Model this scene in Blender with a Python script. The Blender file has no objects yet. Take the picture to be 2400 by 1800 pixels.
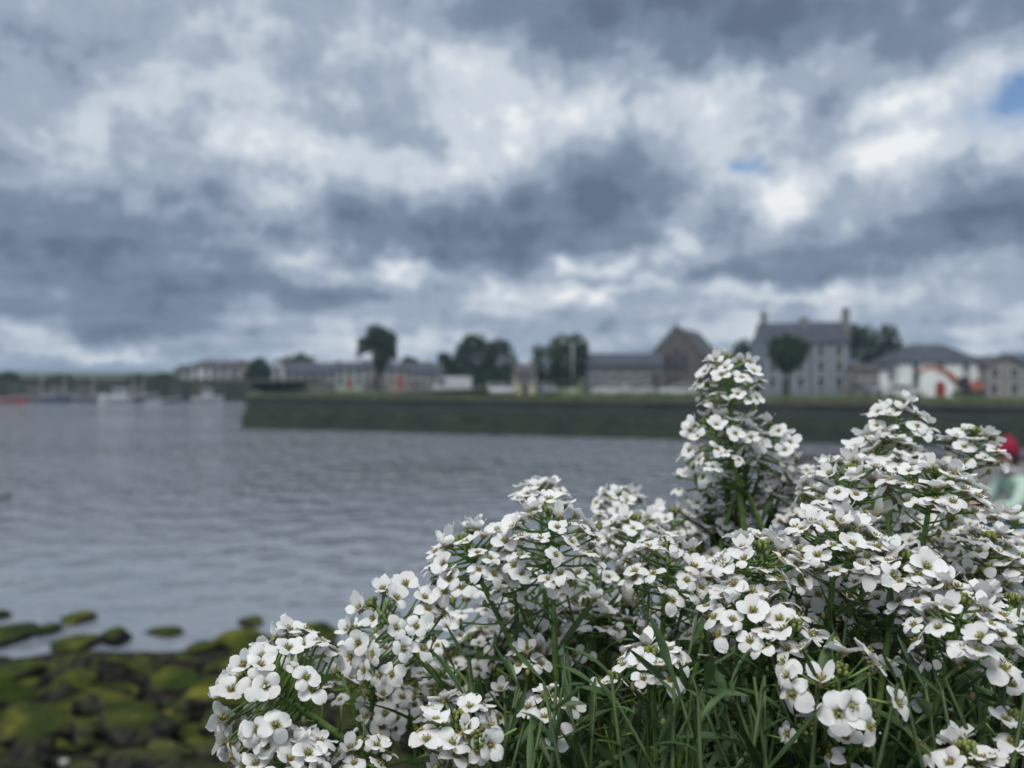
import bpy, bmesh, math, random
from mathutils import Vector, Matrix, Quaternion, noise

rnd = random.Random(7)
R = math.radians
SC = bpy.context.scene
COL = SC.collection
F = 1850.0            # focal length in photo pixels (photo 2400 wide)
EYE = 4.2             # camera height above the water
HOR = 872.0           # horizon row in the photo

# ------------------------------------------------------------------ camera
cam = bpy.data.cameras.new('camera')
cam.sensor_width = 36.0
cam.lens = 36.0 * F / 2400.0
cam.shift_y = -(900.0 - HOR) / 2400.0
cam.clip_start = 0.02
cam.clip_end = 20000.0
cam.dof.use_dof = True
cam.dof.focus_distance = 0.154
cam.dof.aperture_fstop = 16.5
cam.dof.aperture_blades = 0
camo = bpy.data.objects.new('camera', cam)
COL.objects.link(camo)
camo.location = (0, 0, EYE)
camo.rotation_euler = (R(90), 0, 0)
SC.camera = camo

SUN_EL, SUN_AZ = 62.0, -150.0     # degrees; azimuth measured from the view direction, + to the right

# ------------------------------------------------------------------ world / sky
world = bpy.data.worlds.new('World')
SC.world = world
world.use_nodes = True


def build_sky():
    nt = world.node_tree
    N, L = nt.nodes, nt.links
    N.clear()

    def nd(t, **k):
        n = N.new(t)
        for a, v in k.items():
            setattr(n, a, v)
        return n

    def mth(op, a, b=None, c=None, clamp=False):
        n = nd('ShaderNodeMath', operation=op)
        n.use_clamp = clamp
        for i, v in enumerate((a, b, c)):
            if v is None:
                continue
            if isinstance(v, (int, float)):
                n.inputs[i].default_value = v
            else:
                L.new(v, n.inputs[i])
        return n.outputs[0]

    def vmth(op, a, b=None, c=None):
        n = nd('ShaderNodeVectorMath', operation=op)
        for i, v in enumerate((a, b, c)):
            if v is None:
                continue
            if isinstance(v, (tuple, list)):
                n.inputs[i].default_value = v
            else:
                L.new(v, n.inputs[i])
        return n

    tc = nd('ShaderNodeTexCoord')
    sep = nd('ShaderNodeSeparateXYZ')
    L.new(tc.outputs['Generated'], sep.inputs[0])
    az = mth('ARCTAN2', sep.outputs[0], sep.outputs[1])
    el = mth('ARCSINE', mth('ABSOLUTE', sep.outputs[2]))
    # cloud-layer coordinates: foreshortened towards the horizon
    den = mth('ADD', mth('ABSOLUTE', sep.outputs[2]), 0.16)
    cx = mth('DIVIDE', sep.outputs[0], den)
    cy = mth('DIVIDE', sep.outputs[1], den)
    lay = nd('ShaderNodeCombineXYZ')
    L.new(cx, lay.inputs[0]); L.new(cy, lay.inputs[1])

    def fbm(vec, scale, detail, rough, off=(0, 0, 0), dist=0.0):
        v = vmth('ADD', vec, off)
        n = nd('ShaderNodeTexNoise')
        n.inputs['Scale'].default_value = scale
        n.inputs['Detail'].default_value = detail
        n.inputs['Roughness'].default_value = rough
        n.inputs['Distortion'].default_value = dist
        L.new(v.outputs[0], n.inputs['Vector'])
        return n
    ang = nd('ShaderNodeCombineXYZ')
    L.new(az, ang.inputs[0]); L.new(el, ang.inputs[1])
    # warp the angular coordinates so that the masses get ragged cumulus edges
    w1 = fbm(tc.outputs['Generated'], 5.0, 2.0, 0.5, (3.1, 0.4, 1.7))
    w2 = fbm(tc.outputs['Generated'], 17.0, 4.0, 0.6, (1.1, 7.4, 2.7))
    c1 = vmth('SUBTRACT', w1.outputs['Color'], (0.5, 0.5, 0.5))
    s1 = vmth('MULTIPLY', c1.outputs[0], (0.16, 0.10, 0.0))
    c2 = vmth('SUBTRACT', w2.outputs['Color'], (0.5, 0.5, 0.5))
    s2 = vmth('MULTIPLY', c2.outputs[0], (0.11, 0.075, 0.0))
    p = vmth('ADD', vmth('ADD', ang.outputs[0], s1.outputs[0]).outputs[0], s2.outputs[0]).outputs[0]

    # cloud masses: (x, y, half-width, half-height) in 2212-wide picture units, weight
    MASS = [
        # dark undersides
        (1330, 40, 330, 85, -0.80), (1800, 20, 330, 110, -0.66), (2150, 60, 220, 110, -0.34), (950, 20, 160, 40, -0.15),
        (1020, 480, 260, 62, -0.62), (1330, 450, 210, 90, -0.60), (1380, 340, 110, 70, -0.22), (850, 520, 150, 50, -0.35),
        (1240, 390, 150, 60, -0.25),
        (1960, 540, 300, 60, -0.62), (2150, 450, 150, 70, -0.40), (1560, 585, 170, 28, -0.45), (1800, 440, 110, 70, -0.18),
        (330, 500, 300, 80, -0.34), (90, 470, 170, 70, -0.20), (480, 480, 180, 60, -0.28), (300, 640, 330, 60, -0.46), (60, 560, 180, 70, -0.26),
        (230, 690, 110, 26, -0.40), (700, 640, 250, 40, -0.30), (20, 250, 120, 60, -0.18), (250, 60, 120, 50, -0.12),
        (790, 265, 65, 36, -0.30), (920, 292, 62, 20, -0.28), (1830, 235, 90, 40, -0.30), (1330, 705, 120, 40, -0.25),
        (1000, 700, 260, 40, -0.20), (1700, 660, 60, 22, -0.18), (2060, 660, 90, 36, -0.30), (1920, 700, 120, 30, -0.16),
        # sun-lit gaps and tops
        (980, 150, 110, 50, 0.30), (1040, 280, 90, 80, 0.34), (640, 290, 110, 60, 0.36), (480, 150, 110, 60, 0.16),
        (480, 20, 100, 40, 0.20), (1150, 240, 110, 60, 0.14), (1330, 250, 70, 36, 0.34), (1640, 170, 130, 45, 0.38), (1560, 250, 130, 70, 0.22),
        (1960, 240, 80, 30, 0.38), (2080, 190, 110, 45, 0.36), (1960, 345, 60, 34, 0.28), (2080, 335, 110, 36, 0.28), (2190, 310, 50, 50, 0.28),
        (620, 450, 62, 34, 0.48), (1690, 400, 30, 75, 0.30), (1660, 460, 40, 34, 0.26), (1850, 465, 24, 26, 0.26),
        (1265, 545, 36, 20, 0.66), (1370, 572, 90, 18, 0.62), (1510, 530, 34, 32, 0.56), (640, 590, 50, 22, 0.40), (760, 610, 50, 22, 0.40),
        (890, 582, 52, 17, 0.56), (1060, 598, 48, 20, 0.56), (1000, 640, 60, 18, 0.22), (1320, 628, 100, 14, 0.50), (1230, 620, 60, 20, 0.36), (1640, 635, 100, 16, 0.40), (1780, 625, 70, 18, 0.36),
        (2080, 590, 120, 26, 0.26), (70, 690, 70, 22, 0.56), (140, 730, 80, 14, 0.36), (260, 750, 60, 9, 0.56), (40, 750, 70, 14, 0.22), (80, 330, 90, 40, 0.16), (300, 200, 120, 80, 0.10),
        (2170, 690, 50, 30, 0.34), (1990, 640, 60, 16, 0.20), (1480, 690, 60, 34, 0.12),
    ]
    acc = 0.635

    def gauss(vec, x, y, sx, sy):
        X = (x * 2400 / 2212 - 1200) / F
        Y = (HOR - y * 2400 / 2212) / F
        a = math.atan(X)
        e = math.atan(Y * math.cos(a))
        kx, ky = F * math.cos(a) ** -1 / (sx * 1.085 * 1.15), F / (sy * 1.085 * 1.15)
        v = vmth('MULTIPLY_ADD', vec, (kx, ky, 0), (-a * kx, -e * ky, 0))
        d = vmth('DOT_PRODUCT', v.outputs[0], v.outputs[0]).outputs['Value']
        return mth('POWER', 0.3679, d)
    for (x, y, sx, sy, wt) in MASS:
        acc = mth('MULTIPLY_ADD', gauss(p, x, y, sx, sy), wt * (0.80 if wt < 0 else 0.86), acc)
    # the same kind of broken layer over the whole sky
    n1 = fbm(lay.outputs[0], 0.55, 5.0, 0.56, (2.3, 5.1, 0.0))
    n2 = fbm(lay.outputs[0], 2.1, 5.0, 0.58, (9.3, 1.1, 0.0))
    inside = mth('SUBTRACT', 1.0, mth('MULTIPLY', gauss(ang.outputs[0], 1106, 380, 1500, 760), 0.75))
    b1 = mth('MULTIPLY', mth('SUBTRACT', n1.outputs['Fac'], 0.5), mth('MULTIPLY', inside, 2.6))
    acc = mth('ADD', acc, b1)
    acc = mth('MULTIPLY_ADD', mth('SUBTRACT', n2.outputs['Fac'], 0.5), 0.95, acc)
    n3 = fbm(tc.outputs['Generated'], 19.0, 5.0, 0.62, (4.0, 4.0, 1.0))
    acc = mth('MULTIPLY_ADD', mth('SUBTRACT', n3.outputs['Fac'], 0.5), 1.05, acc)
    ramp = nd('ShaderNodeValToRGB')
    cr = ramp.color_ramp
    cr.interpolation = 'EASE'
    stops = [(0.0, (0.110, 0.149, 0.212)), (0.26, (0.165, 0.215, 0.298)), (0.52, (0.300, 0.364, 0.455)), (0.78, (0.520, 0.575, 0.640)), (1.0, (0.760, 0.785, 0.800))]
    cr.elements[0].position, cr.elements[0].color = stops[0][0], (*stops[0][1], 1)
    cr.elements[1].position, cr.elements[1].color = stops[-1][0], (*stops[-1][1], 1)
    for pos, c in stops[1:-1]:
        e = cr.elements.new(pos); e.color = (*c, 1)
    sq = nd('ShaderNodeMapRange'); sq.inputs[1].default_value = -0.16; sq.inputs[2].default_value = 1.08
    L.new(acc, sq.inputs[0]); L.new(sq.outputs[0], ramp.inputs[0])
    # clear gaps where the blue sky shows
    gap = mth('ADD', mth('MULTIPLY', gauss(p, 2200, 238, 60, 36), 1.3), gauss(p, 1632, 338, 26, 18))
    rare = mth('MULTIPLY', mth('SUBTRACT', n1.outputs['Fac'], 0.66, clamp=True), 5.0)
    gap = mth('ADD', gap, mth('MULTIPLY', rare, inside))
    gap = mth('MULTIPLY', gap, 0.95, clamp=True)
    sky = nd('ShaderNodeTexSky', sky_type='NISHITA')
    sky.sun_disc = False
    sky.sun_elevation = R(SUN_EL)
    sky.sun_rotation = R(SUN_AZ)
    sky.air_density = 1.0
    sky.dust_density = 0.1
    sky.ozone_density = 4.0
    bg1 = nd('ShaderNodeBackground'); bg1.inputs[1].default_value = 0.10
    L.new(sky.outputs[0], bg1.inputs[0])
    bg2 = nd('ShaderNodeBackground'); bg2.inputs[1].default_value = 1.0
    L.new(ramp.outputs[0], bg2.inputs[0])
    mix = nd('ShaderNodeMixShader')
    L.new(gap, mix.inputs[0])
    L.new(bg2.outputs[0], mix.inputs[1]); L.new(bg1.outputs[0], mix.inputs[2])
    out = nd('ShaderNodeOutputWorld')
    L.new(mix.outputs[0], out.inputs[0])


build_sky()
world.cycles.sampling_method = 'MANUAL'
world.cycles.sample_map_resolution = 256

sun = bpy.data.lights.new('sun', 'SUN')
sun.energy = 2.6
sun.angle = R(30)
sun.color = (1.0, 0.97, 0.93)
suno = bpy.data.objects.new('sun', sun)
COL.objects.link(suno)
sd = Vector((math.sin(R(SUN_AZ)) * math.cos(R(SUN_EL)), math.cos(R(SUN_AZ)) * math.cos(R(SUN_EL)), math.sin(R(SUN_EL))))
suno.rotation_euler = sd.to_track_quat('Z', 'Y').to_euler()

SC.view_settings.view_transform = 'Standard'
SC.view_settings.look = 'None'
SC.view_settings.exposure = 0.18
SC.view_settings.gamma = 1.0
SC.cycles.max_bounces = 6
SC.cycles.diffuse_bounces = 3
SC.cycles.glossy_bounces = 3
SC.cycles.transmission_bounces = 2
SC.cycles.adaptive_threshold = 0.025
SC.cycles.use_denoising = True


# ================================================================== helpers
def at(px, py, d):
    """photo pixel (2400 x 1800) at distance d along the view -> world point"""
    return Vector(((px - 1200) / F * d, d, EYE - (py - HOR) / F * d))


def tag(o, label=None, cat=None, group=None, kind=None):
    if label: o['label'] = label
    if cat: o['category'] = cat
    if group: o['group'] = group
    if kind: o['kind'] = kind
    return o


def empty(name, loc=(0, 0, 0), rz=0.0):
    o = bpy.data.objects.new(name, None)
    o.empty_display_size = 0.1
    COL.objects.link(o)
    o.location = loc
    o.rotation_euler = (0, 0, rz)
    return o


class MB:
    def __init__(s):
        s.v, s.f, s.m, s.a = [], [], [], []

    def add(s, vs, fs, mat=0, attr=None):
        b = len(s.v)
        s.v.extend(vs)
        s.a.extend(attr if attr is not None else [0.0] * len(vs))
        for f in fs:
            s.f.append(tuple(b + i for i in f))
            s.m.append(mat)
        return s

    def box(s, x0, x1, y0, y1, z0, z1, mat=0):
        vs = [(x, y, z) for z in (z0, z1) for y in (y0, y1) for x in (x0, x1)]
        return s.add([Vector(v) for v in vs], [(0, 2, 3, 1), (4, 5, 7, 6), (0, 1, 5, 4), (2, 6, 7, 3), (0, 4, 6, 2), (1, 3, 7, 5)], mat)

    def prism(s, poly, y0, y1, mat=0):
        """polygon in x,z extruded along y"""
        n = len(poly)
        vs = [Vector((x, y0, z)) for x, z in poly] + [Vector((x, y1, z)) for x, z in poly]
        fs = [tuple(range(n)), tuple(range(2 * n - 1, n - 1, -1))]
        fs += [(i, i + n, (i + 1) % n + n, (i + 1) % n) for i in range(n)]
        return s.add(vs, fs, mat)

    def tube(s, pts, rad, k=6, mat=0, cap=True, attr=None):
        pts = [Vector(p) for p in pts]
        n = len(pts)
        if not hasattr(rad, '__len__'): rad = [rad] * n
        t0 = (pts[1] - pts[0]).normalized()
        ref = Vector((0, 0, 1)) if abs(t0.z) < 0.9 else Vector((1, 0, 0))
        u = t0.cross(ref).normalized()
        vs, fs, at_ = [], [], []
        for i, p in enumerate(pts):
            t = (pts[min(i + 1, n - 1)] - pts[max(i - 1, 0)]).normalized()
            u = (u - t * u.dot(t)).normalized()
            w = t.cross(u)
            for j in range(k):
                an = 2 * math.pi * j / k
                vs.append(p + (u * math.cos(an) + w * math.sin(an)) * rad[i])
                at_.append(attr if attr is not None else 0.0)
        for i in range(n - 1):
            for j in range(k):
                fs.append((i * k + j, i * k + (j + 1) % k, (i + 1) * k + (j + 1) % k, (i + 1) * k + j))
        if cap:
            fs.append(tuple(range(k - 1, -1, -1)))
            fs.append(tuple((n - 1) * k + j for j in range(k)))
        return s.add(vs, fs, mat, at_)

    def ball(s, c, rx, ry=None, rz=None, k=6, rows=4, mat=0, rot=None, attr=None):
        ry = rx if ry is None else ry
        rz = rx if rz is None else rz
        c = Vector(c)
        vs = [Vector((0, 0, -rz))]
        for i in range(1, rows):
            th = -math.pi / 2 + math.pi * i / rows
            for j in range(k):
                an = 2 * math.pi * (j + 0.5 * (i % 2)) / k
                vs.append(Vector((rx * math.cos(th) * math.cos(an), ry * math.cos(th) * math.sin(an), rz * math.sin(th))))
        vs.append(Vector((0, 0, rz)))
        if rot is not None: vs = [rot @ v for v in vs]
        vs = [c + v for v in vs]
        fs = [(0, 1 + (j + 1) % k, 1 + j) for j in range(k)]
        for i in range(rows - 2):
            a, b = 1 + i * k, 1 + (i + 1) * k
            for j in range(k):
                fs.append((a + j, a + (j + 1) % k, b + (j + 1) % k, b + j))
        a, e = 1 + (rows - 2) * k, len(vs) - 1
        fs += [(a + j, a + (j + 1) % k, e) for j in range(k)]
        return s.add(vs, fs, mat, [attr or 0.0] * len(vs))

    def merge(s, o, M):
        return s.add([M @ v for v in o.v], o.f, 0, list(o.a)) if False else s._merge(o, M)

    def _merge(s, o, M):
        b = len(s.v)
        s.v.extend(M @ Vector(v) for v in o.v)
        s.a.extend(o.a)
        s.f.extend(tuple(b + i for i in f) for f in o.f)
        s.m.extend(o.m)
        return s

    def mesh(s, name, mats, smooth=False):
        me = bpy.data.meshes.new(name)
        me.from_pydata([tuple(v) for v in s.v], [], s.f)
        for m in (mats if isinstance(mats, (list, tuple)) else [mats]):
            me.materials.append(m)
        me.polygons.foreach_set('material_index', s.m)
        if smooth: me.polygons.foreach_set('use_smooth', [True] * len(s.f))
        if any(s.a):
            at_ = me.attributes.new('tint', 'FLOAT', 'POINT')
            at_.data.foreach_set('value', s.a)
        me.update()
        return me

    def build(s, name, mats, parent=None, smooth=False, bevel=0.0):
        o = bpy.data.objects.new(name, s.mesh(name, mats, smooth))
        COL.objects.link(o)
        if parent is not None: o.parent = parent
        if bevel:
            b = o.modifiers.new('bevel', 'BEVEL'); b.width = bevel; b.segments = 2; b.limit_method = 'ANGLE'
        return o


def inst(name, me, parent=None, M=None):
    o = bpy.data.objects.new(name, me)
    COL.objects.link(o)
    if parent is not None: o.parent = parent
    if M is not None: o.matrix_local = M
    return o


# ------------------------------------------------------------------ materials
def material(name):
    m = bpy.data.materials.new(name)
    m.use_nodes = True
    nt = m.node_tree
    return m, nt, nt.nodes['Principled BSDF'], nt.nodes['Material Output']


def noisy(name, c1, c2, scale=4.0, rough=0.8, c3=None, bump=0.0, bscale=None, detail=6.0, spec=0.3, lo=0.35, hi=0.65, obj=True, metal=0.0):
    m, nt, b, out = material(name)
    N, L = nt.nodes, nt.links
    tc = N.new('ShaderNodeTexCoord')
    n = N.new('ShaderNodeTexNoise')
    n.inputs['Scale'].default_value = scale
    n.inputs['Detail'].default_value = detail
    n.inputs['Roughness'].default_value = 0.6
    L.new(tc.outputs['Object'], n.inputs['Vector'])
    r = N.new('ShaderNodeValToRGB')
    r.color_ramp.elements[0].position, r.color_ramp.elements[0].color = lo, (*c1, 1)
    r.color_ramp.elements[1].position, r.color_ramp.elements[1].color = hi, (*c2, 1)
    if c3:
        e = r.color_ramp.elements.new(min(0.98, hi + 0.12)); e.color = (*c3, 1)
    L.new(n.outputs['Fac'], r.inputs[0])
    L.new(r.outputs[0], b.inputs['Base Color'])
    b.inputs['Roughness'].default_value = rough
    b.inputs['Specular IOR Level'].default_value = spec
    b.inputs['Metallic'].default_value = metal
    if bump:
        n2 = N.new('ShaderNodeTexNoise')
        n2.inputs['Scale'].default_value = bscale or scale * 4
        n2.inputs['Detail'].default_value = 5
        L.new(tc.outputs['Object'], n2.inputs['Vector'])
        bp = N.new('ShaderNodeBump')
        bp.inputs['Strength'].default_value = bump
        bp.inputs['Distance'].default_value = 0.05
        L.new(n2.outputs['Fac'], bp.inputs['Height'])
        L.new(bp.outputs[0], b.inputs['Normal'])
    return m


def leafy(name, c1, c2, trans=0.35, scale=1.0, rough=0.55, spec=0.25):
    """foliage: colour varies from leaf to leaf, some light comes through"""
    m, nt, b, out = material(name)
    N, L = nt.nodes, nt.links
    g = N.new('ShaderNodeNewGeometry')
    tc = N.new('ShaderNodeTexCoord')
    n = N.new('ShaderNodeTexNoise'); n.inputs['Scale'].default_value = scale; n.inputs['Detail'].default_value = 3
    L.new(tc.outputs['Object'], n.inputs['Vector'])
    add = N.new('ShaderNodeMath'); add.operation = 'MULTIPLY_ADD'
    L.new(g.outputs['Random Per Island'], add.inputs[0]); add.inputs[1].default_value = 0.5
    L.new(n.outputs['Fac'], add.inputs[2])
    r = N.new('ShaderNodeValToRGB')
    r.color_ramp.elements[0].position, r.color_ramp.elements[0].color = 0.45, (*c1, 1)
    r.color_ramp.elements[1].position, r.color_ramp.elements[1].color = 1.0, (*c2, 1)
    L.new(add.outputs[0], r.inputs[0])
    L.new(r.outputs[0], b.inputs['Base Color'])
    b.inputs['Roughness'].default_value = rough
    b.inputs['Specular IOR Level'].default_value = spec
    t = N.new('ShaderNodeBsdfTranslucent')
    L.new(r.outputs[0], t.inputs[0])
    mx = N.new('ShaderNodeMixShader'); mx.inputs[0].default_value = trans
    L.new(b.outputs[0], mx.inputs[1]); L.new(t.outputs[0], mx.inputs[2])
    L.new(mx.outputs[0], out.inputs[0])
    return m


def petal_material():
    m, nt, b, out = material('petal_white')
    N, L = nt.nodes, nt.links
    a = N.new('ShaderNodeAttribute'); a.attribute_name = 'tint'
    oi = N.new('ShaderNodeObjectInfo')
    g = N.new('ShaderNodeNewGeometry')
    r = N.new('ShaderNodeValToRGB')     # claw of the petal is mauve-brown, blade white
    el = r.color_ramp.elements
    el[0].position, el[0].color = 0.01, (0.30, 0.25, 0.14, 1)
    el[1].position, el[1].color = 0.30, (0.84, 0.83, 0.83, 1)
    e = el.new(0.10); e.color = (0.50, 0.45, 0.36, 1)
    e = el.new(0.20); e.color = (0.74, 0.73, 0.68, 1)
    L.new(a.outputs['Fac'], r.inputs[0])
    # petals differ a little: some creamier, some faintly lilac with age
    hv = N.new('ShaderNodeValToRGB')
    hv.color_ramp.elements[0].color = (0.93, 0.96, 0.95, 1)
    hv.color_ramp.elements[1].color = (0.88, 0.86, 0.84, 1)
    hv.color_ramp.elements[1].position = 1.0
    e = hv.color_ramp.elements.new(0.75); e.color = (0.98, 1.0, 0.985, 1)
    L.new(g.outputs['Random Per Island'], hv.inputs[0])
    mul = N.new('ShaderNodeMix'); mul.data_type = 'RGBA'; mul.blend_type = 'MULTIPLY'; mul.inputs[0].default_value = 1.0
    L.new(r.outputs[0], mul.inputs[6]); L.new(hv.outputs[0], mul.inputs[7])
    L.new(mul.outputs[2], b.inputs['Base Color'])
    b.inputs['Roughness'].default_value = 0.6
    b.inputs['Specular IOR Level'].default_value = 0.2
    # fine veins
    tc = N.new('ShaderNodeTexCoord')
    n2 = N.new('ShaderNodeTexNoise'); n2.inputs['Scale'].default_value = 900.0; n2.inputs['Detail'].default_value = 3
    L.new(tc.outputs['Object'], n2.inputs['Vector'])
    bp = N.new('ShaderNodeBump'); bp.inputs['Strength'].default_value = 0.25; bp.inputs['Distance'].default_value = 0.0003
    L.new(n2.outputs['Fac'], bp.inputs['Height']); L.new(bp.outputs[0], b.inputs['Normal'])
    t = N.new('ShaderNodeBsdfTranslucent'); L.new(mul.outputs[2], t.inputs[0])
    mx = N.new('ShaderNodeMixShader'); mx.inputs[0].default_value = 0.34
    L.new(b.outputs[0], mx.inputs[1]); L.new(t.outputs[0], mx.inputs[2])
    L.new(mx.outputs[0], out.inputs[0])
    return m


M_PETAL = petal_material()
M_PISTIL = noisy('pistil_yellow_green', (0.12, 0.14, 0.03), (0.30, 0.30, 0.08), 700, 0.5)
M_ANTHER = noisy('anther_ochre', (0.20, 0.13, 0.04), (0.40, 0.32, 0.10), 900, 0.6)
M_SEPAL = noisy('sepal_olive', (0.13, 0.15, 0.035), (0.26, 0.20, 0.10), 500, 0.55)
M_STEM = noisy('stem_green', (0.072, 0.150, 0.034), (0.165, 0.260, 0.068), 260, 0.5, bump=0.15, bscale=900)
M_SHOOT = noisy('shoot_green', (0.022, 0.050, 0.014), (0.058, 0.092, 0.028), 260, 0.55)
M_BUD = noisy('bud_green', (0.09, 0.13, 0.03), (0.20, 0.24, 0.07), 500, 0.5)
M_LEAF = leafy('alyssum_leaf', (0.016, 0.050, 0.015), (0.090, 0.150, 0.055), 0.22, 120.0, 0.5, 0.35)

M_CONC = noisy('quay_stone', (0.14, 0.14, 0.13), (0.27, 0.26, 0.24), 1.5, 0.85, bump=0.4)
M_SOIL = noisy('soil', (0.02, 0.015, 0.010), (0.06, 0.045, 0.03), 60, 0.95, bump=0.8, bscale=300)


# ================================================================== water, land, far shore
def water_material():
    m, nt, b, out = material('water')
    N, L = nt.nodes, nt.links
    b.inputs['Base Color'].default_value = (0.178, 0.200, 0.232, 1)
    b.inputs['Roughness'].default_value = 0.09
    b.inputs['IOR'].default_value = 1.333
    tc = N.new('ShaderNodeTexCoord')

    def nz(scale, detail, sx, sy, rough=0.55):
        mp = N.new('ShaderNodeMapping'); mp.inputs['Scale'].default_value = (sx, sy, 1)
        mp.inputs['Rotation'].default_value = (0, 0, R(-9))
        L.new(tc.outputs['Object'], mp.inputs[0])
        n = N.new('ShaderNodeTexNoise'); n.inputs['Scale'].default_value = scale
        n.inputs['Detail'].default_value = detail; n.inputs['Roughness'].default_value = rough
        L.new(mp.outputs[0], n.inputs['Vector'])
        return n.outputs['Fac']
    big = nz(0.055, 3, 0.7, 1.5)
    cat = N.new('ShaderNodeMapRange'); cat.inputs[1].default_value = 0.40; cat.inputs[2].default_value = 0.62
    cat.inputs[3].default_value = 0.60; cat.inputs[4].default_value = 1.0
    L.new(big, cat.inputs[0])
    # sheltered smooth water close to the stones
    sep = N.new('ShaderNodeSeparateXYZ'); L.new(tc.outputs['Object'], sep.inputs[0])
    near = N.new('ShaderNodeMapRange'); near.inputs[1].default_value = 16.0; near.inputs[2].default_value = 30.0
    near.inputs[3].default_value = 0.16; near.inputs[4].default_value = 1.0; near.interpolation_type = 'SMOOTHSTEP'
    L.new(sep.outputs[1], near.inputs[0])
    st = N.new('ShaderNodeMath'); st.operation = 'MULTIPLY'
    L.new(cat.outputs[0], st.inputs[0]); L.new(near.outputs[0], st.inputs[1])
    w = nz(0.95, 2.5, 0.9, 1.0, 0.5)
    w2 = nz(2.6, 1.5, 0.8, 1.1)
    ad = N.new('ShaderNodeMath'); ad.operation = 'MULTIPLY_ADD'
    L.new(w2, ad.inputs[0]); ad.inputs[1].default_value = 0.20; L.new(w, ad.inputs[2])
    bp = N.new('ShaderNodeBump'); bp.inputs['Distance'].default_value = 3.4
    L.new(st.outputs[0], bp.inputs['Strength'])
    L.new(ad.outputs[0], bp.inputs['Height'])
    L.new(bp.outputs[0], b.inputs['Normal'])
    return m


M_WATER = water_material()
M_GROUND = noisy('seabed', (0.05, 0.05, 0.04), (0.12, 0.11, 0.08), 0.4, 0.9)
M_GRASS = noisy('grass', (0.046, 0.070, 0.020), (0.095, 0.125, 0.042), 0.7, 0.9, c3=(0.11, 0.11, 0.06), bump=0.5, bscale=8)
M_TARMAC = noisy('tarmac', (0.05, 0.05, 0.05), (0.09, 0.09, 0.09), 3, 0.9)

g = MB()
g.add([Vector((-2600, -400, -2.2)), Vector((2600, -400, -2.2)), Vector((2600, 2500, -2.2)), Vector((-2600, 2500, -2.2))], [(0, 1, 2, 3)])
tag(g.build('ground', M_GROUND), kind='structure')
g = MB()
g.add([Vector((-2600, 4.5, 0)), Vector((2600, 4.5, 0)), Vector((2600, 2500, 0)), Vector((-2600, 2500, 0))], [(0, 1, 2, 3)])
tag(g.build('water', M_WATER), kind='structure')

# pier edge line on the far side
C0 = Vector((-20.0, 59.3))
C1 = Vector((17.8, 47.1))
PDIR = (C1 - C0).normalized()
PN = Vector((-PDIR.y, PDIR.x))          # pointing inland
C2 = C0 + PDIR * 150
PTOP = 2.42


def land_z(x, y):
    q = Vector((x, y)) - C0
    inl = max(0.0, q.dot(PN))
    z = PTOP - 0.026 * max(0, min(inl, 58) - 3)
    k = max(0.0, min(1.0, (-x - 38) / 12.0)) * max(0.0, min(1.0, (y - 100) / 10))
    return z * (1 - k) + 2.95 * k


def build_land():
    mb = MB()
    # strip from the pier edge inland
    nx, ny = 60, 16
    idx = {}
    for i in range(nx + 1):
        for j in range(ny + 1):
            s_ = 160 * i / nx
            base = C0 + PDIR * s_
            t = 1.0 + 1100 * (j / ny) ** 4
            dirn = Vector((-0.30, 0.95)) * (1 - min(1, s_ / 40)) + PN * min(1, s_ / 40)
            if j == 0: t = 0.55
            p = base + dirn.normalized() * t
            z = land_z(p.x, p.y)
            idx[i, j] = len(mb.v)
            mb.v.append(Vector((p.x, p.y, z + (0.05 * noise.noise(Vector((p.x * .5, p.y * .5, 0))) if j else 0)))); mb.a.append(0)
    for i in range(nx):
        for j in range(ny):
            mb.f.append((idx[i, j], idx[i + 1, j], idx[i + 1, j + 1], idx[i, j + 1])); mb.m.append(0)
    tag(mb.build('grass_bank', M_GRASS, smooth=True), kind='structure')
    # left mainland behind the harbour quay
    mb = MB()
    pts = [(-900, 113.6), (-37.0, 113.6), (-34, 104), (-30, 104), (-60, 400), (200, 1200), (-900, 1250)]
    mb.add([Vector((x, y, 2.9)) for x, y in pts], [tuple(range(len(pts)))])
    tag(mb.build('harbour_land', noisy('harbour_scrub', (0.02, 0.028, 0.014), (0.05, 0.06, 0.03), 0.05, 0.95)), kind='structure')
    # rough grass along the top edge of the pier: uncountable blades
    mb = MB()
    r = random.Random(3)
    for _ in range(9000):
        s_ = r.uniform(0, 95); t = abs(r.gauss(0, 2.6)) + 0.6
        p = C0 + PDIR * s_ + PN * t
        if p.x < -22: continue
        h = r.uniform(0.10, 0.30); z = land_z(p.x, p.y) - 0.02
        a = r.uniform(0, 6.28); w = r.uniform(0.05, 0.13)
        dx, dy = math.cos(a) * w, math.sin(a) * w
        lx, ly = r.gauss(0, .08), r.gauss(0, .08)
        mb.add([Vector((p.x - dx, p.y - dy, z)), Vector((p.x + dx, p.y + dy, z)), Vector((p.x + lx, p.y + ly, z + h))], [(0, 1, 2)])
    tag(mb.build('grass', leafy('grass_blade', (0.050, 0.076, 0.022), (0.115, 0.145, 0.052), 0.3, 0.4)), 'rough green grass along the top of the stone pier', 'grass', kind='stuff')


build_land()


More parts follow.
